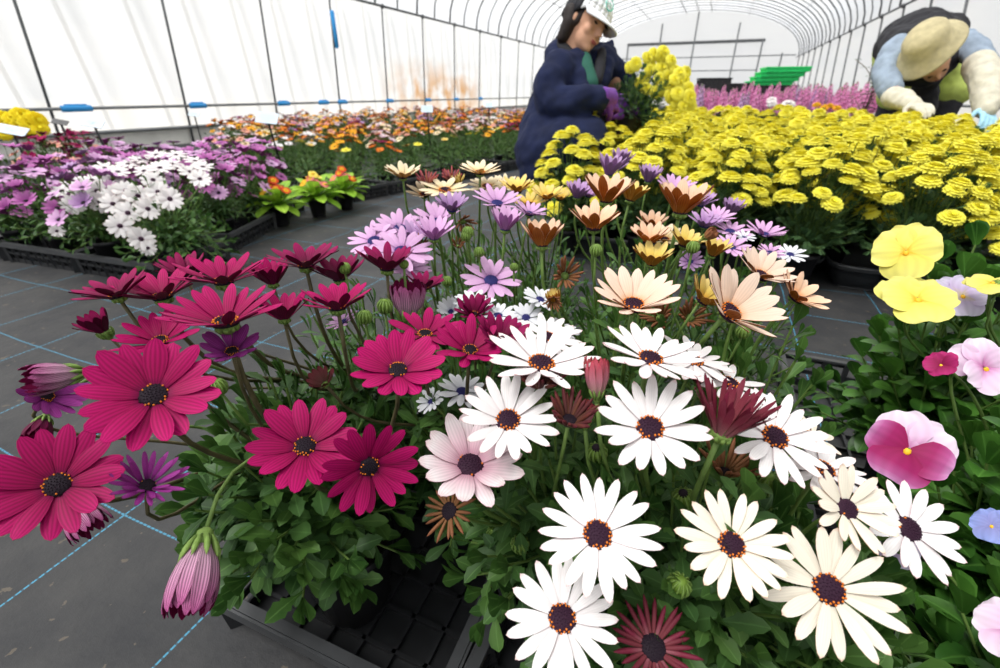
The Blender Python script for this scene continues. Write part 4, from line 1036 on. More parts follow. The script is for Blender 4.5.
for i, (x, y) in enumerate(spots):
    lb = {0: 'violet-pink daisy plant left of the bright white one, foliage side over the tray rim', 8: 'violet-pink daisy plant right of the bright white one at the corner of the left bed', 9: 'violet-pink daisy plant next to the lime-leaved primula, a few lone blooms low on its side'}.get(i, 'violet-pink daisy plant packed in the left bed among its like')
    copy_at(PV[i % 3] if i % 5 else PL, x, y, lr.uniform(0, 6), lb, lr.uniform(.92, 1.04), group=None if i in (0, 8, 9) else GV)
WL = potted('potted_african_daisy', -1.72, 1.04, 'bright white daisy plant spilling over the front corner tray of the left bed', crown=.14)
wf = [small_daisy('whi', .036, e, 14, 'disc').mesh('flower') for e in (6, 12)]
for px, py, ny, dep in ((74, 204, .4, 1.62), (100, 202, .4, 1.60), (113, 204, .5, 1.58), (128, 213, .35, 1.52), (148, 209, .35, 1.52), (170, 199, .3, 1.50), (120, 226, .3, 1.48), (141, 239, .2, 1.45), (153, 180, .6, 1.60), (126, 191, .6, 1.60), (86, 193, .6, 1.66), (62, 191, .8, 1.70), (92, 180, .85, 1.72),
                        (105, 168, .9, 1.78), (128, 164, .92, 1.80), (156, 155, .94, 1.84), (176, 155, .94, 1.84), (195, 161, .93, 1.78), (203, 167, .9, 1.74), (144, 171, .85, 1.70), (160, 168, .85, 1.70), (112, 180, .8, 1.68), (73, 181, .9, 1.74), (138, 196, .5, 1.56), (158, 192, .5, 1.56), (190, 172, .8, 1.7), (200, 179, .6, 1.66), (97, 191, .5, 1.64), (172, 164, .9, 1.78), (140, 160, .9, 1.82), (118, 172, .85, 1.74), (116, 196, .5, 1.6),
                        (57, 231, .3, 1.6), (148, 248, .1, 1.46)):
    s = (.62 if (px, py) in ((57, 231), (148, 248)) else 1) * lr.uniform(1.05, 1.22)
    p = at(px, py, dep); nn = viewdir(px, py, lr.uniform(-.2, .2), ny); mtx = place(p, nn, lr.uniform(0, 6), s)
    f = link('flower', lr.choice(wf), WL, mtx); inv = mtx.inverted(); sm = MB(); sm.tube([inv @ q for q in crooked(p, -nn, CROWN[WL.name], Vector((0, 0, -1)), 6)], .0014, 'stem', 4); sm.build('stem', f)
foliage(WL, (0, 0), (.21, .15), .33, shoots=80, per=8, L=.05, Wd=.02, rnd=lr, low=-.15)
for i, (x, y, rz, w_, l_, lb) in enumerate(((-1.89, 1.05, .076, .40, .30, 'black ribbed tray at the front corner of the left bed, under the bright white daisies'), (-2.31, 1.02, .076, .40, .30, 'black ribbed tray of the left bed, second from its front corner'), (-2.73, .99, .076, .40, .30, 'black ribbed tray of the left bed at the left edge'),
                                       (-1.99, 1.42, .38, .30, .40, 'black ribbed tray along the right side of the left bed, behind the corner tray'), (-2.17, 1.80, .38, .30, .36, 'black ribbed tray of the left bed next to the primulas'))):
    tray(x, y, rz, w_, l_, .08, lb, .05)
# primulas
PRI = {'r': ('ora_u', .8)}
M['pri_r'] = petal_mat('primula_red', [(0, (.9, .6, .02)), (.35, (.85, .35, .02)), (.5, (.65, .06, .02)), (1, (.7, .08, .02))]); M['pri_o'] = petal_mat('primula_orange', [(0, (.9, .65, .05)), (1, (.9, .42, .03))])
M['pri_y'] = petal_mat('primula_yellow', [(0, (.9, .7, .1)), (1, (.9, .75, .15))]); M['pri_p'] = petal_mat('primula_pink', [(0, (.9, .6, .05)), (.5, (.8, .2, .2)), (1, (.8, .25, .3))])
def primula(px, py, z, label, cols, seed):
    rr = random.Random(seed); g_ = ground(px, py, z); t = potted('potted_primula', g_.x, g_.y, label, crown=.11, pot=(.05, .095), z=.004)
    mb = MB()
    for k in range(20):
        a = 2.4 * k; el = .15 + .055 * k
        leaf(mb, (g_.x, g_.y, .10), (math.cos(a) * math.cos(el), math.sin(a) * math.cos(el), math.sin(el)), (0, 0, 1), rr.uniform(.13, .17), .06, 'primula', 'leafy', .75, .3, rr)
    mb.build('foliage', t, Matrix())
    for k in range(9):
        a = 2.4 * k; r_ = .008 + .0065 * k; c_ = cols[k % len(cols)]; f = MB()
        for q in range(5): petal(f, q * 1.2566, .017, .02, .1, -.2, .003, c_, c_, nu=3, nv=4, prof=rnd_prof)
        f.ball((0, 0, .001), .004, 'eye', 6, 4)
        p = Vector((g_.x + r_ * math.cos(a), g_.y + r_ * math.sin(a), .205 - .05 * (k / 9) + rr.uniform(0, .02))); n_ = Vector((math.cos(a) * .7, math.sin(a) * .7 - .35, 1)).normalized()
        mtx = place(p, n_, 0, 1.25); fo = f.build('flower', t, mtx); inv = mtx.inverted(); s = MB(); s.tube([inv @ p, inv @ Vector((g_.x, g_.y, .11))], .0015, 'stem', 4); s.build('stem', fo)
primula(279, 212, .07, 'lime-leaved primula with orange-red flowers, largest and nearest of the row', ['pri_r', 'pri_o', 'pri_r'], 1)
primula(317, 203, .07, 'lime-leaved primula with yellow and salmon flowers, in the middle of its row', ['pri_y', 'pri_o', 'pri_p'], 2)
primula(345, 197, .07, 'lime-leaved primula with red and pink flowers, last of its row by the floor path', ['pri_r', 'pri_p'], 3)

# long mixed bed ------------------------------------------------------------------
def cl_meshes(*kinds):
    out = []
    for k in kinds:
        for e in (10, 32): out.append(small_daisy(k, .034, e, 11).mesh('flower'))
    return out
M['red_t'] = petal_mat('orange_red_petal', [(0, (.8, .3, .02)), (1, (.75, .12, .02))]); M['red_u'] = petal_mat('orange_red_petal_back', [(0, (.4, .05, .02)), (1, (.4, .05, .02))]); TYPES['red'] = ('red_t', 'red_u')
M['org_t'] = petal_mat('orange_petal', [(0, (.9, .5, .02)), (1, (.9, .38, .03))]); M['org_u'] = petal_mat('orange_petal_back', [(0, (.5, .15, .02)), (1, (.5, .15, .02))]); TYPES['org'] = ('org_t', 'org_u')
M['sal_t'] = petal_mat('salmon_petal', [(0, (.8, .3, .2)), (1, (.88, .52, .42))]); M['sal_u'] = petal_mat('salmon_petal_back', [(0, (.5, .15, .12)), (1, (.5, .2, .16))]); TYPES['sal'] = ('sal_t', 'sal_u')
mixes = {'orange and red': ('org', 'red'), 'yellow and orange': ('org', 'yor', 'yel'), 'pale salmon': ('sal', 'cor', 'pkw'), 'purple': ('vio', 'lav'), 'dark red': ('drk', 'red'), 'white': ('whi', 'whi'), 'cream and orange': ('cor', 'org', 'sal')}
ff = dict(zb=.09, shoots=34, per=5, L=.05, Wd=.011, kinds=('long', 'long'), mats=('leaf', 'leafb'), rnd=lr, low=-.2)
LB_ = {k: proto_bed('potted_african_daisy', '', 'potted plant', cl_meshes(*v), .145, .33, 11, ff, cluster=True, low=.72) for k, v in mixes.items()}
LEAN = {k: proto_bed('potted_african_daisy', '', 'potted plant', cl_meshes(*mixes[k]), .145, .31, 2, ff, cluster=True, low=.8) for k in ('purple', 'yellow and orange')}
def bx_right(y): return -1.98 + (y - 2.28) * .25
y = 2.42; j = 0
while y < 9.6:
    x = bx_right(y) - .15; i = 0
    while x > -5.9:
        if x > -1.12 * y - .6:
            edge = i == 0 or j == 0
            r_ = lr.random()
            if edge and r_ < .75: k = 'purple' if r_ < .2 else 'yellow and orange'; pr = LEAN[k]; kn = 'leafy daisy plant with few %s blooms at the edge of the long bed' % k; gr = 'leafy plants with few %s blooms at the bed edge' % k
            else:
                band = (j // 2 + i // 2) % 3
                k = lr.choice(['orange and red', 'yellow and orange', 'dark red'] if band == 0 else ['pale salmon', 'cream and orange', 'white'] if band == 1 else ['purple', 'pale salmon', 'orange and red'])
                if (j, i) in ((1, 2), (1, 3), (0, 2), (0,3)): k = 'white'
                pr = LB_[k]; kn = 'small %s daisy plant in the long mixed bed by the film wall' % k; gr = '%s daisies of the long mixed bed' % k
            copy_at(pr, x + lr.uniform(-.03, .03), y + lr.uniform(-.03, .03), lr.uniform(0, 6), kn, lr.uniform(.92, 1.12), group=gr)
        x -= .31 if y < 5 else .36; i += 1
    y += .31 if y < 5 else .40; j += 1
for i in range(5):
    y = 2.42 + .42 * i; tray(bx_right(y) - .17, y, -.24, .34, .40, .08, 'black ribbed tray along the floor path side of the long mixed bed', .055, group='trays edging the long mixed bed')
for i in range(4): tray(-2.5 - .45 * i, 2.36, 0, .42, .30, .08, 'black ribbed tray at the near end of the long mixed bed', .055, group='trays at the near end of the long mixed bed')

# yellow and pink flowers at the far left
YB_ = potted('potted_ranunculus', -3.62, 1.62, 'plant with big round bright yellow blooms at the left edge before the film wall', crown=.15)
M['gol_t'] = petal_mat('golden_petal', [(0, (.9, .66, .01)), (1, (.94, .80, .02))]); TYPES['gol'] = ('gol_t', 'gol_t')
gm = [mum_mb(.062, 'gol').mesh('flower') for _ in range(2)]
for px, py, s in ((14, 119, .9), (24, 116, 1.1), (33, 124, 1.2), (38, 120, .9), (22, 127, .95), (4, 130, 1.1), (5, 117, .8), (40, 128, .8)):
    p = at(px, py, 2.66); mtx = place(p, viewdir(px, py, lr.uniform(-.2, .4), lr.uniform(.2, .7)), 1, s); f = link('flower', lr.choice(gm), YB_, mtx); inv = mtx.inverted(); sm = MB(); sm.tube([inv @ q for q in crooked(p, Vector((0, 0, -1)), CROWN[YB_.name], Vector((0, 0, -1)), 5)], .002, 'stem', 4); sm.build('stem', f)
foliage(YB_, (0, 0), (.13, .13), .38, shoots=30, per=7, L=.05, Wd=.018, rnd=lr)
PH = proto_bed('potted_african_daisy', '', 'potted plant', HOT + [small_daisy('sal', .036, 20).mesh('flower')], .14, .40, 16, lf, low=.5)
for i, (x, y) in enumerate(((-3.22, 1.42), (-2.98, 1.42), (-3.30, 1.66))): copy_at(PH, x, y, i, ['hot pink daisy plant at the left edge below the yellow blooms', 'hot pink daisy plant right of another hot pink one, behind the violet-pink daisies', 'hot pink daisy plant behind the others, next to the yellow blooms'][i], 1.04)
for pr in YN + YF + PV + [PL, PH] + list(LB_.values()) + list(LEAN.values()): drop(pr)

# label stakes ------------------------------------------------------------------
def sign(px, py, dep, w, h, label, card='sign', foot=None, tilt=.35, lean=0.0, zb=.09):
    p = at(px, py, dep); f = Vector((p.x + lean, p.y, zb)) if foot is None else Vector(foot)
    t = thing('plant_label', (f.x, f.y, zb), label, 'label')
    s = MB(); s.bar(f, p, .010, .007, 'black'); s.build('stake', t, Matrix(), smooth=False)
    n = (viewdir(px, py, 0, .65)); x = RT.copy(); x = (x + UP * .06).normalized(); u = n.cross(x).normalized()
    mm = Matrix((x, u, n)).transposed().to_4x4(); mm.translation = p
    c = MB(); c.box((0, 0, 0), (w, h, .003), card); c.box((0, -h * .1, -.004), (w * .25, h * .3, .006), 'black')
    cc = c.build('card', t, mm, smooth=False)
    if card == 'sign':
        q = MB()
        for k, ww in enumerate((.6, .75, .4)): q.box((-.02 * k * w, h * (.22 - .2 * k), .002), (w * ww, h * .07, .0008), 'bluegrey')
        q.build('faint_lettering', cc, smooth=False)
    return t
M['bluegrey'] = simple('pale_blue_ink', (.50, .62, .75), .6)
sign(267, 118, 2.55, .115, .075, 'white label card on a long black stake right of the violet-pink daisies', foot=ground(286, 182, .1))
sign(93, 123, 2.5, .10, .06, 'white label card before the film wall, right of the black one', lean=.06)
sign(60, 122, 2.5, .075, .035, 'small black label card on a stake beside the bright yellow blooms', card='pot', lean=.05)
sign(12, 130, 2.35, .13, .06, 'white label card at the left edge in front of the bright yellow blooms')
sign(427, 109, 3.4, .085, .06, 'white label card on a black stake standing over the near part of the mixed bed', foot=ground(431, 152, .1))
sign(489, 105, 5.0, .08, .06, 'farthest white label card on a stake, left of the crouching person')
sign(194, 114, 4.2, .09, .05, 'small white label card on a stake behind the violet-pink daisies, near a wall pole')

# behind the yellow bed ------------------------------------------------------------------
M['stk_a'] = petal_mat('stock_pink', [(0, (.88, .32, .60)), (1, (.95, .42, .74))]); M['stk_b'] = petal_mat('stock_pale_lilac', [(0, (.6, .35, .6)), (1, (.72, .5, .78))])
def spike_mb(h, mat, rr):
    mb = MB(); mb.tube([(0, 0, -.2), (0, 0, h)], .004, 'stem', 4)
    n = int(h / .006)
    for k in range(n):
        z = h * k / n; a = 2.4 * k; r_ = .046 * (1 - (k / n) ** 1.6 * .7)
        for q in range(4): petal_ = None
        o = Vector((math.cos(a), math.sin(a), .2)); p = Vector((o.x * r_ * .5, o.y * r_ * .5, z))
        fr_ = place(p, o, rr.uniform(0, 6))
        vs = []; 
        for q in range(5):
            b = q * 1.2566; vs.append(fr_ @ Vector((math.cos(b) * r_ * .62, math.sin(b) * r_ * .62, .007))); vs.append(fr_ @ Vector((math.cos(b + .63) * r_ * .32, math.sin(b + .63) * r_ * .32, .002)))
        vs.append(fr_ @ Vector((0, 0, -.004)))
        mb.add(vs, [(10, i, (i + 1) % 10) for i in range(10)], mat)
    return mb
sr = random.Random(4)
SP = [spike_mb(.20, 'stk_a', sr).mesh('flower_spike'), spike_mb(.16, 'stk_a', sr).mesh('flower_spike'), spike_mb(.17, 'stk_b', sr).mesh('flower_spike')]
st_f = mound_mb((0, 0, 0), (.13, .13), .36, .1, shoots=22, per=6, L=.07, Wd=.012, kinds=('long', 'long'), mats=('leaf', 'leafb'), rnd=sr).mesh('foliage')
n_ = 0
for row in range(2):
    for i in range(13):
        px = 697 + i * 15.2 + sr.uniform(-2, 2) + row * 7; p = at(px, 95, 4.6 + row * .5)
        t = potted('potted_stock', p.x, p.y, 'stock plant with upright pink flower spikes in the row behind the yellow bed', group='pink flower spikes behind the yellow bed')
        link('foliage', st_f, t, Matrix.Translation((p.x, p.y, 0)) @ Matrix.Rotation(i, 4, 'Z'))
        for k in range(6):
            a = k * 1.05 + sr.random(); r_ = sr.uniform(.03, .11); pale = sr.random() < .14
            m_ = Matrix.Translation((p.x + r_ * math.cos(a), p.y + r_ * math.sin(a), sr.uniform(.40, .47))) @ Matrix.Rotation(sr.uniform(-.15, .15), 4, 'X')
            link('flower_spike', SP[2] if pale else sr.choice(SP[:2]), t, m_ @ Matrix.Scale(sr.uniform(.9, 1.25), 4))
def pom(px, py, dep, Rad, kind, label, core='white', k=1):
    p = at(px, py, dep); t = potted('potted_chrysanthemum', p.x, p.y, label)
    me = mum_mb(Rad, kind, core).mesh('flower')
    for i in range(k):
        q = p + Vector((sr.uniform(-.09, .09), sr.uniform(-.05, .05), sr.uniform(-.02, .01))) * (1 if k > 1 else 0); link('flower', me, t, place(q, (-.1, -.5, 1)))
    foliage(t, (0, 0), (.11, .11), p.z - .03, shoots=22, per=5, L=.05, Wd=.02, kinds=('daisy2', 'long'), rnd=sr)
pom(788, 104, 3.75, .062, 'whi', 'plant with one large round white bloom at the back edge of the yellow bed')
pom(771, 101, 3.9, .045, 'whi', 'plant with a smaller flattened white bloom left of the large round white one', k=2)
pom(827, 106, 3.7, .035, 'org', 'orange-yellow flowering plant at the back edge of the yellow bed', core='yelc', k=5)
def crate(c, w, l, h, mat, label, group=None, ztop_lip=True):
    t = thing('crate', c, label, 'crate', group, .15); b = MB(); r = MB()
    for sx, sy, ww, ll in ((0, -1, w, .006), (0, 1, w, .006), (-1, 0, .006, l), (1, 0, .006, l)):
        b.box((sx * w / 2, sy * l / 2, h / 2), (ww, ll, h), mat)
        nr = 6
        for k in range(nr):
            f = (k + .5) / nr - .5
            b.box((sx * (w / 2 + .004) + (f * w if sx == 0 else 0), sy * (l / 2 + .004) + (f * l if sy == 0 else 0), h * .48), (.010, .010, h * .86) , mat)
        r.box((sx * w / 2, sy * l / 2, h), (ww + .03 if sx == 0 else .025, ll + .03 if sy == 0 else .025, .016), mat)
    b.box((0, 0, .004), (w, l, .006), mat); b.build('crate_body', t, WM[t.name], smooth=False); r.build('rim', t, WM[t.name], smooth=False); return t
gp = at(773, 88, 6.2)
names = ['lowest', 'second from the bottom', 'third from the bottom', 'fourth from the bottom']
z = 0
for k in range(5): crate((gp.x, gp.y, z), .50, .36, .135, 'black', 'black crate carrying the green crates, %s of its stack' % ['lowest', 'second', 'third', 'fourth', 'topmost'][k]); z += .137
for k in range(4): crate((gp.x + (-.07 + .05 * k), gp.y - .02 * k, z), .50, .36, .05, 'green', 'bright green shallow crate, %s of the green stack' % ['lowest', 'second', 'third', 'topmost'][k]); z += .052
for q, (px, d) in enumerate(((712, 6.2), (742, 6.3))):
    p = at(px, 90, d); z = 0
    for k in range(5): crate((p.x, p.y, z), .38, .3, .14 + (.012 if q == 0 else 0), 'black', 'black crate in the %s dark stack behind the pink flower spikes, %s of it' % (['left', 'right'][q], ['lowest', 'second', 'third', 'fourth', 'topmost'][k])); z += .142 + (.012 if q == 0 else 0)
# spindly plant by the right wall
p = at(872, 90, 4.0); t = potted('potted_sapling', p.x, p.y, 'thin leafy sapling against the right film wall, left of the bending person', 'potted plant', pot=(.09, .18))
vr = random.Random(8); mb = MB()
for k in range(9):
    a = vr.uniform(0, 6.28); e = Vector((p.x + math.cos(a) * .22, p.y + math.sin(a) * .22, vr.uniform(.55, 1.02))); pts = crooked((p.x, p.y, .15), (0, 0, 1), e, (math.cos(a), math.sin(a), .5), 8); mb.tube(pts, .003, 'stemd', 4)
    for q in range(3, 9):
        for s_ in (0, 1): b = vr.uniform(0, 6.28); leaf(mb, pts[q], (math.cos(b), math.sin(b), .3), (0, 0, 1), .055, .022, 'long', 'leaf', .5, .3, vr)
mb.build('foliage', t, Matrix())

# ------------------------------------------------------------------ people
M['skin'] = simple('skin', (.62, .34, .22), .55, noise=.08, scale=30); M['hair'] = simple('dark_hair', (.014, .008, .007), .6, noise=.3, scale=90); M['lip'] = simple('lips', (.42, .12, .10), .5)
M['navy'] = simple('navy_jacket_cloth', (.006, .011, .042), .9, noise=.25, scale=14, bump=.4); M['cloth_b'] = simple('black_cloth', (.018, .018, .022), .85, noise=.3, scale=20, bump=.3)
M['shirt'] = simple('dark_green_shirt', (.02, .10, .07), .8); M['capw'] = simple('cap_white', (.80, .81, .82), .7); M['capb'] = simple('cap_black', (.02, .02, .025), .8); M['teal'] = simple('cap_teal', (.10, .55, .42), .6)
M['glove'] = simple('purple_glove', (.14, .035, .27), .5, noise=.15, scale=60); M['trouser'] = simple('grey_trousers', (.035, .033, .04), .85, noise=.2, scale=20); M['boot'] = simple('rubber_boot', (.02, .02, .025), .4)
M['grayblue'] = simple('grey_blue_shirt_cloth', (.25, .31, .39), .85, noise=.25, scale=16, bump=.4); M['beige'] = simple('beige_sleeve_cloth', (.56, .53, .43), .85, noise=.14, scale=26, bump=.3); M['hatc'] = simple('khaki_hat_cloth', (.48, .42, .25), .85, noise=.16, scale=26, bump=.3)
M['limec'] = simple('lime_cloth', (.55, .66, .16), .8, noise=.2, scale=12); M['pglove'] = simple('pale_blue_glove', (.35, .62, .78), .5); M['eyew'] = simple('eye_white', (.7, .68, .65), .3)
FOLD = bpy.data.textures.new('cloth_folds', 'CLOUDS'); FOLD.noise_scale = .11; FOLD.noise_depth = 2
def blob(name, parent, chains, mat, vox=.009, smooth=4, balls=(), fold=0):
    """tapered limbs and rounded masses fused into one continuous skin"""
    mb = MB()
    for ch in chains:
        pts = [c[0] for c in ch]; rad = [c[1] for c in ch]; P = []; Rr = []
        for i in range(len(pts) - 1):
            for k in range(4): P.append(Vector(pts[i]).lerp(Vector(pts[i + 1]), k / 4)); Rr.append(rad[i] + (rad[i + 1] - rad[i]) * k / 4)
        P.append(Vector(pts[-1])); Rr.append(rad[-1]); mb.tube(P, Rr, mat, 14)
        for q, r_ in zip(pts, rad): mb.ball(q, r_, mat, 14, 9)
    for c, r_, mtx in balls: mb.ball(c, r_, mat, 16, 11, mtx)
    o = mb.build(name, parent, Matrix())
    if parent is not None: o.matrix_basis = WM[parent.name].inverted()
    m1 = o.modifiers.new('remesh', 'REMESH'); m1.mode = 'VOXEL'; m1.voxel_size = vox; m1.use_smooth_shade = True
    m2 = o.modifiers.new('smooth', 'SMOOTH'); m2.factor = .5; m2.iterations = smooth
    if fold:
        m3 = o.modifiers.new('folds', 'DISPLACE'); m3.texture = FOLD; m3.strength = fold; m3.mid_level = .5; m3.texture_coords = 'GLOBAL'
    return o
def hfr(fwd, upv):
    f = Vector(fwd).normalized(); x = Vector(upv).cross(f) * -1; x = f.cross(Vector(upv)).normalized(); u = x.cross(f); return Matrix((x, f, u)).transposed()   # columns: right, forward, up
# the crouching person: positions as at(px, py, depth)
b0 = ground(545, 200, 0); wd = 1.96
wo = thing('person', (at(548, 150, 2.02).x, at(548, 150, 2.02).y, 0), 'crouching person in navy hooded jacket and white-fronted cap, purple glove holding a yellow plant', 'person')
A = at
hc = A(583.5, 26, 1.95)
hf = (RT * .70 - FW * .55 - UP * .48).normalized(); hm = hfr(hf, (UP * .92 + RT * .25 - FW * .1))
hl = lambda x, y, z: hc + hm @ Vector((x, y, z))
neck = A(576, 60, 2.0); chest = A(573, 85, 2.0); pel = A(550, 150, 2.03)
shn = A(557, 69, 1.90); shf = A(605, 68, 2.10); eln = A(553, 101, 1.86); wrn = A(603, 96, 1.80); elf = A(629, 92, 2.12); wrf = A(640, 112, 2.02)
kn_n = A(592, 135, 1.92); kn_f = A(600, 128, 2.12); fo_n = Vector((kn_n.x - .04, kn_n.y, .05)); fo_f = Vector((kn_f.x - .04, kn_f.y, .05))
hip_n = A(548, 152, 1.95); hip_f = A(562, 150, 2.12)
def hand(chains, w0, d, nrm, s=1.0, curl=.9):
    """palm, four unequal bent fingers and a thumb off the side of the palm"""
    d = Vector(d).normalized(); nrm = (Vector(nrm) - d * Vector(nrm).dot(d)).normalized(); x = d.cross(nrm)
    pc = w0 + d * .045 * s
    for k, (L, o) in enumerate(((.070, -.030), (.080, -.010), (.074, .010), (.058, .029))):
        b = w0 + d * .085 * s + x * o * s; c1 = b + (d * math.cos(curl * .5) + nrm * math.sin(curl * .5)) * L * .45 * s; c2 = c1 + (d * math.cos(curl * 1.3) + nrm * math.sin(curl * 1.3)) * L * .33 * s; c3 = c2 + (d * math.cos(curl * 2) + nrm * math.sin(curl * 2)) * L * .27 * s
        chains.append([(w0 + d * .02 * s + x * o * .7 * s, .013 * s), (b, .0115 * s), (c1, .0095 * s), (c2, .009 * s), (c3, .007 * s)])
    tb = w0 + d * .03 * s - x * .026 * s
    chains.append([(tb, .014 * s), (tb + (d * .6 - x * .75 + nrm * .3) * .035 * s, .011 * s), (tb + (d * 1.3 - x * .8 + nrm * .9) * .045 * s, .008 * s)])
    return chains
bch = [[(hl(0, -.01, .0), .075), (hl(0, -.02, -.07), .05), (neck, .05), (chest, .10), (A(560, 120, 2.02), .11), (pel, .13)],
       [(chest.lerp(shn, .4), .07), (shn, .055), (eln, .042), (wrn, .028)], [(chest.lerp(shf, .4), .07), (shf, .055), (elf, .042), (wrf, .028)],
       [(hip_n, .10), (kn_n, .06), (fo_n + Vector((0, 0, .04)), .035)], [(hip_f, .10), (kn_f, .06), (fo_f + Vector((0, 0, .04)), .035)]]
hd = (hp - ax * .03 - wrn).normalized()
hand(bch, wrn, hd, RT * .2 - FW * -.6 + UP * .1, .95)
hdf = (hp - ax * .05 - wrf).normalized(); hand(bch, wrf, hdf, -RT, .95, .7)
M4 = hm.to_4x4()
blob('body', wo, bch, 'skin', .0065, 3, balls=[
    (hl(0, 0, .025), (.076, .092, .088), M4), (hl(0, .035, -.045), (.052, .050, .056), M4), (hl(0, .058, -.082), (.026, .024, .018), M4), (hl(0, .088, -.016), (.012, .020, .022), M4), (hl(0, .101, -.028), (.013, .012, .010), M4), (hl(0, .086, .004), (.009, .012, .022), M4),
    (hl(.036, .060, -.028), (.022, .020, .022), M4), (hl(-.036, .060, -.028), (.022, .020, .022), M4), (hl(0, .078, .026), (.045, .012, .010), M4), (hl(.078, -.005, -.010), (.010, .018, .030), M4), (hl(-.078, -.005, -.010), (.010, .018, .030), M4), (hl(0, .080, -.056), (.020, .010, .007), M4)])
for s_ in (-1, 1):
    e = MB(); e.ball(hl(s_ * .030, .079, .004), (.013, .006, .0045), 'hair', 8, 5, M4); e.box(hl(s_ * .031, .086, .024), (.030, .006, .005), 'hair', hm); e.build('eye', wo, Matrix())
e = MB(); e.ball(hl(0, .089, -.0555), (.020, .006, .0045), 'lip', 10, 6, M4); e.ball(hl(0, .086, -.061), (.016, .006, .0045), 'lip', 10, 6, M4); e.build('lips', wo, Matrix())
blob('hair', wo, [[(hl(-.02, -.05, -.02), .060), (hl(-.03, -.055, -.075), .042)], [(hl(.062, -.03, .01), .040), (hl(.066, -.020, -.03), .032), (hl(.058, -.030, -.085), .026)], [(hl(-.064, -.01, .01), .036), (hl(-.068, -.005, -.03), .026), (hl(-.060, -.015, -.07), .022)], [(hl(.058, .02, .03), .02), (hl(.064, .012, -.02), .013)]], 'hair', .008, 3)
# cap: crown of panels, visor, round mark
cap = MB(); prof = [(1.0, -.0), (1.0, .25), (.93, .52), (.76, .78), (.48, .95), (.15, 1.02)]
cm_ = hm.to_4x4(); cm_.translation = hl(0, -.004, .040); cm_ = cm_ @ Matrix.Rotation(-.12, 4, 'X')
n = 24; vs = []
for r_, z in prof:
    for j in range(n): a = 2 * PI * j / n; vs.append(cm_ @ Vector((math.cos(a) * .088 * r_, math.sin(a) * .104 * r_, z * .085 - (.040 * min(1, max(0, .45 - math.sin(a)) * 2) if z < .1 else 0))))
k = len(prof)
for i in range(k - 1):
    for j in range(n):
        a = 2 * PI * (j + .5) / n; f = (i * n + j, i * n + (j + 1) % n, (i + 1) * n + (j + 1) % n, (i + 1) * n + j)
        cap.add([vs[q] for q in f], [(0, 1, 2, 3)], 'capw' if math.sin(a) > .30 else 'capb')
cap.add([vs[(k - 1) * n + j] for j in range(n)], [tuple(range(n))], 'capw')
c_o = cap.build('cap', wo, Matrix())
so = c_o.modifiers.new('solid', 'SOLIDIFY'); so.thickness = .004; so.offset = 1
v = MB(); top = []; 
for i in range(13):
    a = PI * (.12 + .76 * i / 12)
    for q in range(4):
        e = q / 3; top.append(cm_ @ Vector((math.cos(a) * (.088 + .0 * e), math.sin(a) * (.104 + .070 * e), .004 - .030 * e * math.sin(a) - .018 * math.cos(a) ** 2 * e)))
v.add(top, [(i * 4 + q, i * 4 + q + 1, (i + 1) * 4 + q + 1, (i + 1) * 4 + q) for i in range(12) for q in range(3)], 'capw')
vo = v.build('visor', c_o, Matrix()); so = vo.modifiers.new('solid', 'SOLIDIFY'); so.thickness = .005; so.offset = 1
e = MB(); lc = cm_ @ Vector((.022, .094, .052)); ln = (cm_.to_3x3() @ Vector((.22, 1, .38))).normalized(); lx = (cm_.to_3x3() @ Vector((1, -.2, 0))).normalized(); lu = ln.cross(lx) * -1
pts = [lc + ln * .004 + lx * math.cos(q * PI / 9) * .024 - lu * math.sin(q * PI / 9) * .022 for q in range(19)]
e.tube(pts, .0022, 'teal', 5); pts = [lc + ln * .005 + lx * (-.012 + .006 * q) + lu * .004 * math.sin(q) for q in range(5)]; e.tube(pts, .0016, 'teal', 5); e.build('round_mark', c_o, Matrix())
# clothes
blob('jacket', wo, [[(A(573, 62, 2.02), .075), (A(568, 88, 2.02), .130), (A(556, 122, 2.04), .145), (A(552, 150, 2.04), .155)], [(A(552, 150, 2.0), .160), (A(566, 152, 1.93), .14), (A(585, 142, 1.88), .10)], [(A(540, 150, 2.02), .12), (A(540, 172, 2.0), .09)], [(A(571, 72, 1.98), .085), (shn, .072), (A(550, 86, 1.87), .070), (eln, .066), (A(575, 101, 1.82), .056), (wrn.lerp(eln, .06), .045)],
     [(A(590, 72, 2.05), .085), (shf, .068), (A(622, 80, 2.11), .058), (elf, .058), (wrf.lerp(elf, .1), .052)], [(A(578, 72, 1.93), .04), (A(580, 90, 1.90), .045), (A(582, 105, 1.92), .05)],
     [(A(560, 51, 2.03), .048), (A(552, 58, 1.99), .045), (A(562, 64, 1.92), .038)], [(A(560, 51, 2.03), .046), (A(580, 50, 2.10), .042), (A(603, 50, 2.08), .034), (A(608, 56, 2.03), .026), (A(607, 70, 2.0), .03), (A(598, 84, 1.97), .04)],
     [(A(612, 44, 2.06), .018), (A(612, 66, 2.04), .026)]], 'navy', .010, 4, fold=.045)
blob('hood_lining', wo, [[(A(562, 42, 2.02), .036), (A(562, 50, 1.97), .034), (A(574, 58, 1.92), .020)], [(A(562, 42, 2.02), .03), (A(578, 47, 2.08), .03)], [(A(602, 52, 1.99), .020), (A(600, 66, 1.94), .024), (A(597, 80, 1.92), .024)]], 'cloth_b', .008, 3)
blob('shirt', wo, [[(A(585, 58, 1.95), .026), (A(586, 70, 1.91), .034), (A(590, 84, 1.90), .036)]], 'shirt', .008, 3)
blob('trousers', wo, [[(hip_n, .09), (kn_n, .060), (fo_n + Vector((0, 0, .10)), .055)], [(hip_f, .09), (kn_f, .078), (fo_f + Vector((0, 0, .10)), .055)]], 'trouser', .012, 3)
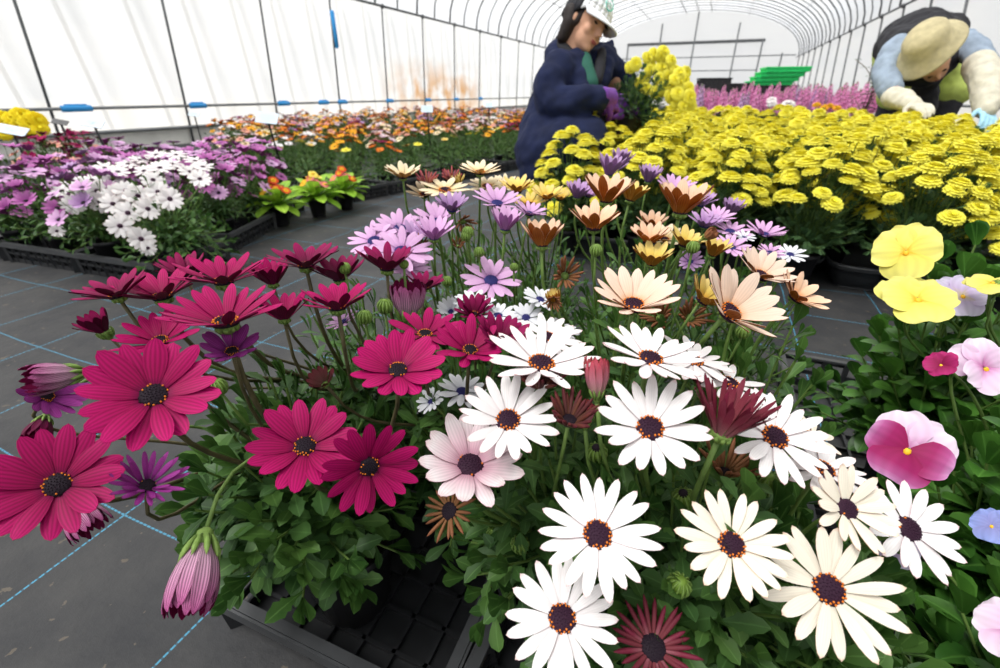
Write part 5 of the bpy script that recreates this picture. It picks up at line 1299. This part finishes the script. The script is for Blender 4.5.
for f_ in (fo_n, fo_f): blob('boot', wo, [[(f_ + Vector((0, 0, .12)), .055), (f_ + Vector((0, 0, .01)), .050)], [(f_ + Vector((0, 0, .0)), .046), (f_ + RT * .13 + Vector((0, 0, -.005)), .042)]], 'boot', .009, 3)
gch = [[(wrn.lerp(eln, .08), .036), (wrn, .034), (wrn + hd * .05, .036)]]
hand(gch, wrn, hd, RT * .2 + FW * .6 + UP * .1, 1.12, .9)
blob('glove', wo, gch, 'glove', .0042, 2)
gch = [[(wrf.lerp(elf, .15), .038), (wrf, .036), (wrf + hdf * .04, .036)]]; hand(gch, wrf, hdf, -RT, 1.12, .7); blob('glove', wo, gch, 'glove', .0042, 2)

# the bending person
mo = thing('person', (A(925, 60, 3.0).x, A(925, 60, 3.0).y, 0), 'person in khaki bucket hat and dark vest bending over the far right yellow flowers', 'person')
hc2 = A(932, 61, 2.62); hf2 = (RT * .10 - FW * .25 - UP * .95).normalized(); hn = viewdir(928, 47, -.36, .62); hm2 = hfr(hf2, hn)
h2 = lambda x, y, z: hc2 + hm2 @ Vector((x, y, z)); N4 = hm2.to_4x4()
sL = A(897, 50, 2.78); sR = A(957, 43, 2.74); eL = A(889, 90, 2.66); wL = A(912, 105, 2.50); eR = A(982, 64, 2.56); wR = A(986, 108, 2.42)
pv = A(915, 42, 3.25); ch2 = A(926, 45, 2.86); kL = A(895, 105, 3.22); kR = A(945, 103, 3.18)
fL = Vector((kL.x, kL.y + .03, .06)); fR = Vector((kR.x, kR.y + .03, .06))
bch = [[(hc2, .08), (h2(0, -.02, -.09), .055), (ch2, .11), (A(922, 38, 3.05), .12), (pv, .13)], [(ch2.lerp(sL, .5), .07), (sL, .055), (eL, .042), (wL, .028)], [(ch2.lerp(sR, .5), .07), (sR, .055), (eR, .042), (wR, .028)],
       [(pv.lerp(kL, .1), .11), (kL, .06), (fL + Vector((0, 0, .03)), .04)], [(pv.lerp(kR, .1), .11), (kR, .06), (fR + Vector((0, 0, .03)), .04)]]
dL = (A(925, 107, 2.40) - wL).normalized(); dR = (A(990, 124, 2.36) - wR).normalized()
hand(bch, wL, dL, -UP, .95, .5); hand(bch, wR, dR, -FW * -1, .95, .6)
blob('body', mo, bch, 'skin', .0075, 3, balls=[(h2(0, .0, .0), (.078, .092, .09), N4), (h2(0, .04, -.06), (.054, .050, .056), N4), (h2(0, .095, -.03), (.012, .02, .022), N4), (h2(.034, .06, -.035), (.022, .02, .02), N4), (h2(-.034, .06, -.035), (.022, .02, .02), N4)])
for s_ in (-1, 1):
    e = MB(); e.ball(h2(s_ * .03, .085, -.005), (.012, .006, .004), 'hair', 8, 5, N4); e.build('eye', mo, Matrix())
e = MB(); e.ball(h2(0, .088, -.066), (.018, .006, .005), 'lip', 8, 5, N4); e.build('lips', mo, Matrix())
blob('hair', mo, [[(h2(-.03, -.05, .0), .05), (h2(-.02, -.06, -.05), .04)], [(h2(.05, -.03, .0), .035), (h2(.04, -.04, -.05), .03)]], 'hair', .009, 3)
hat = MB(); hm4 = place(A(929, 49, 2.56), hn); 
# brim runs down from the crown and flares
maj = (RT * .87 + UP * .49); maj = (maj - hn * maj.dot(hn)).normalized(); mnr = hn.cross(maj)
hm4 = Matrix((maj, mnr, hn)).transposed().to_4x4(); hm4.translation = A(927, 45, 2.56)
vs = []; prof = [(1.0, -.045), (.97, -.035), (.72, .0), (.64, .03), (.60, .07), (.50, .095), (.30, .108), (.05, .112)]
for r_, z in prof:
    for j in range(32):
        a = 2 * PI * j / 32; vs.append(hm4 @ Vector((math.cos(a) * .182 * r_, math.sin(a) * .138 * r_ * (1.05 if r_ > .8 else 1.1), z + (.008 * math.sin(3 * a) if r_ > .8 else 0))))
hat.add(vs, [(i * 32 + j, i * 32 + (j + 1) % 32, (i + 1) * 32 + (j + 1) % 32, (i + 1) * 32 + j) for i in range(len(prof) - 1) for j in range(32)] + [tuple(7 * 32 + j for j in range(32))], 'hatc')
ho = hat.build('bucket_hat', mo, Matrix()); so = ho.modifiers.new('solid', 'SOLIDIFY'); so.thickness = .006
e = MB(); e.tube([hm4 @ Vector((math.cos(2 * PI * j / 40) * .118, math.sin(2 * PI * j / 40) * .100, .012)) for j in range(41)], .004, 'hatc', 5); e.build('hat_seam', ho, Matrix())
blob('shirt', mo, [[(ch2, .14), (A(920, 36, 3.1), .155), (pv, .16)], [(ch2.lerp(sL, .5), .09), (sL, .078), (A(887, 66, 2.74), .072), (eL, .064)], [(ch2.lerp(sR, .5), .09), (sR, .080), (A(972, 50, 2.66), .072), (eR, .064)]], 'grayblue', .011, 4, fold=.04)
blob('vest', mo, [[(A(927, 50, 2.80), .150), (A(920, 38, 3.02), .172), (A(906, 43, 3.2), .172)], [(A(905, 48, 2.80), .105), (A(898, 47, 3.05), .14)], [(A(945, 40, 2.80), .10), (A(938, 36, 3.0), .14)], [(A(942, 62, 2.74), .085), (A(926, 72, 2.74), .085), (A(912, 70, 2.76), .08)], [(A(940, 66, 2.8), .07), (A(925, 84, 2.85), .07)], [(A(926, 92, 2.9), .07), (A(924, 108, 2.9), .06)]], 'cloth_b', .012, 4, fold=.04)
blob('trousers', mo, [[(pv, .165), (kL, .10), (fL + Vector((0, 0, .10)), .065)], [(pv, .165), (kR, .10), (fR + Vector((0, 0, .10)), .065)]], 'trouser', .014, 3)
blob('waist_cloth', mo, [[(pv, .185), (A(900, 78, 3.18), .14), (A(900, 92, 3.16), .13)], [(pv, .185), (A(945, 72, 3.16), .15), (A(952, 88, 3.14), .13)], [(A(884, 50, 3.1), .07), (A(882, 62, 3.1), .06)]], 'limec', .014, 3, fold=.05)
blob('sleeve_cover', mo, [[(A(891, 97, 2.62), .056), (A(902, 101, 2.58), .052), (wL, .044)]], 'beige', .009, 3, fold=.035)
blob('sleeve_cover', mo, [[(A(980, 64, 2.56), .070), (A(986, 84, 2.48), .078), (wR, .058), (A(987, 110, 2.40), .045)]], 'beige', .009, 3, fold=.035)
gl = [[(wL, .034), (wL + dL * .03, .034)]]; hand(gl, wL, dL, -UP, 1.1, .5); blob('glove', mo, gl, 'beige', .005, 2)
gl = [[(wR, .034), (wR + dR * .03, .034)]]; hand(gl, wR, dR, FW, 1.1, .6); blob('glove', mo, gl, 'pglove', .005, 2)
for f_ in (fL, fR): blob('boot', mo, [[(f_ + Vector((0, 0, .14)), .06), (f_, .052)], [(f_, .048), (f_ - FW * .13 + Vector((0, 0, .0)) - Vector((0, 0, -FW.z * .13)), .044)]], 'boot', .009, 3)

# ------------------------------------------------------------------ light
w = bpy.data.worlds.new('overcast_sky'); sc.world = w; w.use_nodes = True
nt = w.node_tree; bg = nt.nodes['Background']
tc = nt.nodes.new('ShaderNodeTexCoord'); sp_ = nt.nodes.new('ShaderNodeSeparateXYZ'); nt.links.new(tc.outputs['Generated'], sp_.inputs[0])
cr = nt.nodes.new('ShaderNodeValToRGB'); nt.links.new(sp_.outputs['Z'], cr.inputs[0])
cr.color_ramp.elements[0].position = .0; cr.color_ramp.elements[0].color = (.80, .83, .88, 1)
cr.color_ramp.elements[1].position = .7; cr.color_ramp.elements[1].color = (1, 1, 1, 1)
nt.links.new(cr.outputs[0], bg.inputs[0]); bg.inputs['Strength'].default_value = .84
sun = bpy.data.objects.new('sun', bpy.data.lights.new('sun', 'SUN')); C.objects.link(sun)
sun.data.energy = 4.5; sun.data.angle = math.radians(22); sun.data.color = (1, .98, .96)
sun.rotation_euler = Vector((.35, .35, -1)).to_track_quat('-Z', 'Y').to_euler()
sc.view_settings.view_transform = 'Standard'; sc.view_settings.look = 'None'; sc.view_settings.gamma = 1; sc.view_settings.use_curve_mapping = False
sc.view_settings.exposure = 0.35
cy = sc.cycles
cy.max_bounces = 8; cy.diffuse_bounces = 4; cy.transmission_bounces = 6; cy.transparent_max_bounces = 16; cy.glossy_bounces = 2
cy.use_denoising = True; cy.caustics_reflective = False; cy.caustics_refractive = False
cy.sample_clamp_indirect = 4
